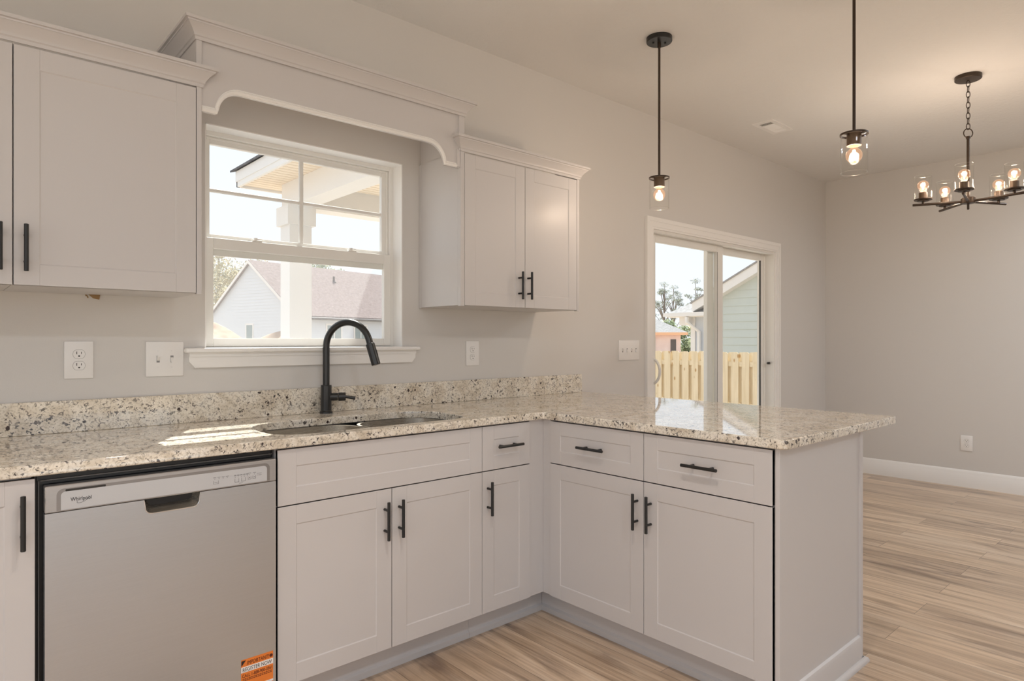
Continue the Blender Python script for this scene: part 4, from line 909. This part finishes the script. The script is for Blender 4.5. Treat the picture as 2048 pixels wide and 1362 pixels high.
# house with pale green siding behind the fence
HX2 = 18.0
t = thing('house', (23, 4, GZ), 'pale green sided house beyond the fence, its white trimmed gable rising to the right', 'house')
YC, EZ2, RY, SL2 = 8.35, 2.33, 3.2, 0.50
RZ2 = EZ2+SL2*(YC-RY); YE = 2*RY-YC
def g2(z):
    if z <= EZ2: return (0.0, YC-YE)
    k = (z-EZ2)/SL2; return (k, YC-YE-k)
mb = MB(); o = Vector((HX2, YC, GZ)); siding(mb, o, Vector((0, -1, 0)), Vector((-1, 0, 0)), GZ, RZ2-0.02, g2, 0.235); link_mesh('siding_wall', mb, M['siding_green'], t, smooth=False)
mb = MB()
for (ya, yb) in ((YC+0.40, RY), (YE-0.40, RY)):
    za = RZ2-SL2*abs(ya-RY)
    mb.add([Vector((HX2-0.30, ya, za-0.02)), Vector((HX2-0.30, yb, RZ2-0.02)), Vector((HX2-0.30, yb, RZ2+0.26)), Vector((HX2-0.30, ya, za+0.26)), Vector((HX2+0.02, ya, za-0.02)), Vector((HX2+0.02, yb, RZ2-0.02)), Vector((HX2+0.02, yb, RZ2+0.26)), Vector((HX2+0.02, ya, za+0.26))],
           [(0, 1, 2, 3), (4, 7, 6, 5), (0, 4, 5, 1), (3, 2, 6, 7), (0, 3, 7, 4), (1, 5, 6, 2)])
link_mesh('rake_board', mb, M['outtrim'], t, smooth=False)
mb = MB()
for (ya, yb) in ((YC+0.45, RY), (YE-0.45, RY)):
    za = RZ2+0.26-SL2*abs(ya-RY)
    mb.add([Vector((HX2-0.34, ya, za)), Vector((HX2-0.34, yb, RZ2+0.26)), Vector((HX2+9, yb, RZ2+0.26)), Vector((HX2+9, ya, za)), Vector((HX2-0.34, ya, za+0.05)), Vector((HX2-0.34, yb, RZ2+0.31)), Vector((HX2+9, yb, RZ2+0.31)), Vector((HX2+9, ya, za+0.05))],
           [(0, 3, 2, 1), (4, 5, 6, 7), (0, 1, 5, 4), (1, 2, 6, 5), (2, 3, 7, 6), (3, 0, 4, 7)])
link_mesh('roof', mb, M['roof_grey'], t, smooth=False)
# white side wing with hipped roof, eave and downspout
mb = MB(); mb.box(HX2+0.15, HX2+8.8, YC-0.05, 9.05, GZ, 2.05); wg = link_mesh('side_wing', mb, M['siding_white'], t, smooth=False)
mb = MB(); mb.add([Vector(v_) for v_ in ((HX2-0.25, 9.75, 2.08), (HX2-0.25, 8.20, 2.08), (HX2+1.30, 8.20, 3.02), (HX2+9, 9.75, 2.08), (HX2+9, 8.20, 3.02), (HX2+9, 8.20, 2.08))],
                 [(0, 1, 2), (0, 2, 4, 3), (1, 5, 4, 2), (0, 3, 5, 1), (3, 4, 5)]); link_mesh('roof', mb, M['roof_grey'], t, smooth=False)
mb = MB(); mb.box(HX2-0.35, HX2-0.25, 8.15, 9.80, 1.98, 2.10); mb.box(HX2-0.25, HX2+0.15, 8.3, 9.72, 1.96, 2.0); mb.box(HX2-0.1, HX2+0.2, 9.0, 9.35, 1.70, 1.96); link_mesh('gutter', mb, M['outtrim'], t, smooth=False)
mb = MB(); mb.tube([(HX2-0.3, 8.95, 1.96), (HX2-0.3, 8.95, 1.80), (HX2+0.05, 8.72, 1.50), (HX2+0.05, 8.72, GZ)], 0.06, 8); mb.box(HX2+0.10, HX2+0.16, 8.9, 9.06, GZ, 1.96); link_mesh('downspout', mb, M['outtrim'], t)

# wooden shadow-box fence
FXX = 11.0
t = thing('fence', (FXX, 2.2, GZ), 'new pale pine shadow-box fence with dog-eared boards outside the sliding door', 'fence')
for z in (-0.55, 0.02, 0.78):
    mb = MB(); mb.box(FXX-0.02, FXX+0.02, -1.2, 8.6, z-0.045, z+0.045); link_mesh('rail', mb, M['fence'], t, smooth=False)
for y in (-0.8, 1.6, 4.0, 6.4, 8.5):
    mb = MB(); mb.box(FXX-0.02, FXX+0.07, y-0.045, y+0.045, GZ, 0.95); link_mesh('post', mb, M['fence'], t, smooth=False)
def board(x0, x1, yc, top):
    mb = MB(); h_ = 0.07; mb.prism([(x0, yc-h_, GZ+0.03), (x0, yc+h_, GZ+0.03), (x0, yc+h_, top-0.03), (x0, yc+h_-0.03, top), (x0, yc-h_+0.03, top), (x0, yc-h_, top-0.03)], (x1-x0, 0, 0)); return mb
rnd = random.Random(3); k = 0; y = -1.1
while y < 8.5:
    link_mesh('board', board(FXX-0.039, FXX-0.021, y, 1.0+rnd.uniform(-0.008, 0.008)), M['fence'], t, smooth=False)
    if y+0.105 < 8.5: link_mesh('board', board(FXX+0.021, FXX+0.039, y+0.105, 1.0+rnd.uniform(-0.008, 0.008)), M['fence'], t, smooth=False)
    y += 0.21

# house under construction
t = thing('house', W(9.0, 49, GZ), 'unfinished pink sheathed house with orange eaves far beyond the fence', 'house')
fx = lambda lat, dep, z: W(lat, dep, z)
mb = MB(); ez = 1.60
P4 = [fx(2.0, 45, 0), fx(11.75, 45, 0), fx(11.75, 54, 0), fx(2.0, 54, 0)]
mb.prism([Vector((q.x, q.y, GZ)) for q in P4], (0, 0, ez-GZ)); link_mesh('sheathed_wall', mb, M['osb'], t, smooth=False)
P4 = [fx(1.6, 44.6, ez), fx(12.15, 44.6, ez), fx(12.15, 54.4, ez), fx(1.6, 54.4, ez)]
mb = MB(); ra, rb = fx(5.8, 49.5, 4.45), fx(7.2, 49.5, 4.45); mb.add([q+Vector((0, 0, 0.18)) for q in P4]+[ra, rb], [(0, 1, 5, 4), (1, 2, 5), (2, 3, 4, 5), (3, 0, 4), (3, 2, 1, 0)]); link_mesh('roof', mb, M['roof_grey'], t, smooth=False)
mb = MB(); mb.prism([q for q in P4], (0, 0, 0.18)); link_mesh('eave_board', mb, M['lumber'], t, smooth=False)
mb = MB(); q0 = fx(11.05, 44.96, 0.35); q1 = fx(11.42, 44.96, 0.35); mb.prism([q0, q1, q1+Vector((0, 0, 0.95)), q0+Vector((0, 0, 0.95))], FW*0.03); link_mesh('window', mb, M['gutter'], t, smooth=False)
mb = MB(); q0 = fx(9.85, 44.93, GZ); q1 = fx(9.98, 44.93, GZ); mb.prism([q0, q1, q1+Vector((0, 0, 2.2)), q0+Vector((0, 0, 2.2))], FW*0.05); link_mesh('stud', mb, M['siding_green'], t, smooth=False)

# trees
def tree(name, base, h, crowns, trunk_r, leaf_n, leaf_s, lm, label, seed, lean=0.0, limbs=6):
    rnd = random.Random(seed); t = thing(name, base, label, 'tree', None); base = Vector(base)
    mb = MB(); tp = [base+Vector((lean*h*(k/8)**2+rnd.uniform(-.02, .02)*h*0.3, rnd.uniform(-.02, .02)*h*0.3, h*0.95*k/8)) for k in range(9)]; tp[0] = base
    mb.tube(tp, [trunk_r*(1-0.85*k/8) for k in range(9)], 8)
    for c in crowns[:limbs]:
        e_ = base+Vector(c[:3]); s_ = tp[max(2, min(8, int(8*(c[2]/h)*0.85)))]
        mb.tube([s_, (s_+e_)/2+Vector((0, 0, 0.03*h)), e_], [trunk_r*0.35, trunk_r*0.22, trunk_r*0.08], 6)
    link_mesh('trunk', mb, M['bark'], t)
    mb = MB(); vs = []; fs = []
    tot = sum(c[3]**2 for c in crowns)
    for c in crowns:
        for _ in range(int(leaf_n*c[3]**2/tot)):
            d = Vector((rnd.gauss(0, 1), rnd.gauss(0, 1), rnd.gauss(0, 1))).normalized()*(c[3]*rnd.random()**0.42); d.z *= c[4] if len(c) > 4 else 0.8
            q = base+Vector(c[:3])+d; u = Vector((rnd.gauss(0, 1), rnd.gauss(0, 1), rnd.gauss(0, 1))).normalized(); v = u.orthogonal().normalized(); s_ = leaf_s*rnd.uniform(0.6, 1.3)
            i = len(vs); vs += [q-u*s_, q+v*s_*0.5, q+u*s_, q-v*s_*0.5]; fs.append((i, i+1, i+2, i+3))
    mb.v = vs; mb.f = fs; link_mesh('foliage', mb, lm, t, smooth=False); return t
def crowns_ball(h, r, n_, seed, zlo=0.4):
    rnd = random.Random(seed); return [(rnd.uniform(-1, 1)*r, rnd.uniform(-1, 1)*r, h*rnd.uniform(zlo, 0.93), r*rnd.uniform(0.32, 0.55)) for _ in range(n_)]
tree('tree', W(-20.6, 44, GZ), 9.3, crowns_ball(9.3, 2.6, 16, 1, 0.25), 0.22, 5200, 0.13, M['leaf'], 'airy yellow-green tree left of the white gable', 11)
tree('tree', W(-24.0, 53, GZ), 11.2, crowns_ball(10.4, 2.6, 16, 2, 0.25), 0.22, 5200, 0.13, M['leaf'], 'tall thin tree at the left edge of the kitchen window', 12)
tree('tree', W(-17.6, 60, GZ), 9.9, crowns_ball(9.9, 2.0, 12, 3, 0.4), 0.2, 3200, 0.15, M['leafg'], 'dark green treetop above the brown roof, right of the porch column', 13)
def pine(lat, dep, top, seed, label, sc=1.0):
    rnd = random.Random(seed); h = top-GZ; cr = [(0, 0, h*0.965, 0.55*sc, 0.6)]
    for k in range(20): a = rnd.uniform(0, 6.28); q = rnd.random()**0.8; r_ = (0.35+1.25*q)*sc; cr.append((r_*math.cos(a), r_*math.sin(a), h*(0.93-0.48*q*rnd.uniform(0.5, 1.0)), rnd.uniform(0.30, 0.52)*sc, 0.5))
    tree('pine_tree', W(lat, dep, GZ), h, cr, 0.15, 1700, 0.085, M['pine'], label, seed, limbs=21)
pine(16.5, 70, 7.6, 21, 'tall thin pine at the left of the sliding door glass')
pine(18.5, 74, 7.6, 22, 'slim pine in the middle of three beyond the pink house')
pine(19.75, 69.5, 7.9, 23, 'tallest pine on the right, above the green house eave')
def bush(lat, dep, top, r, seed, label):
    h = top-GZ; rnd = random.Random(seed); cr = [(rnd.uniform(-1, 1)*r, rnd.uniform(-1, 1)*r*0.6, h*rnd.uniform(0.2, 0.82), r*rnd.uniform(0.4, 0.6)) for _ in range(12)]
    tree('broadleaf_tree', W(lat, dep, GZ), h, cr, 0.15, 4200, 0.16, M['leafg'], label, seed)
bush(15.0, 62, 3.6, 1.5, 31, 'bushy green tree behind the left end of the pink house')
bush(19.2, 67.5, 3.2, 1.6, 32, 'bushy green tree between the pink and green houses')
bush(18.2, 58.5, 3.8, 1.6, 33, 'bushy green tree against the green house eave')
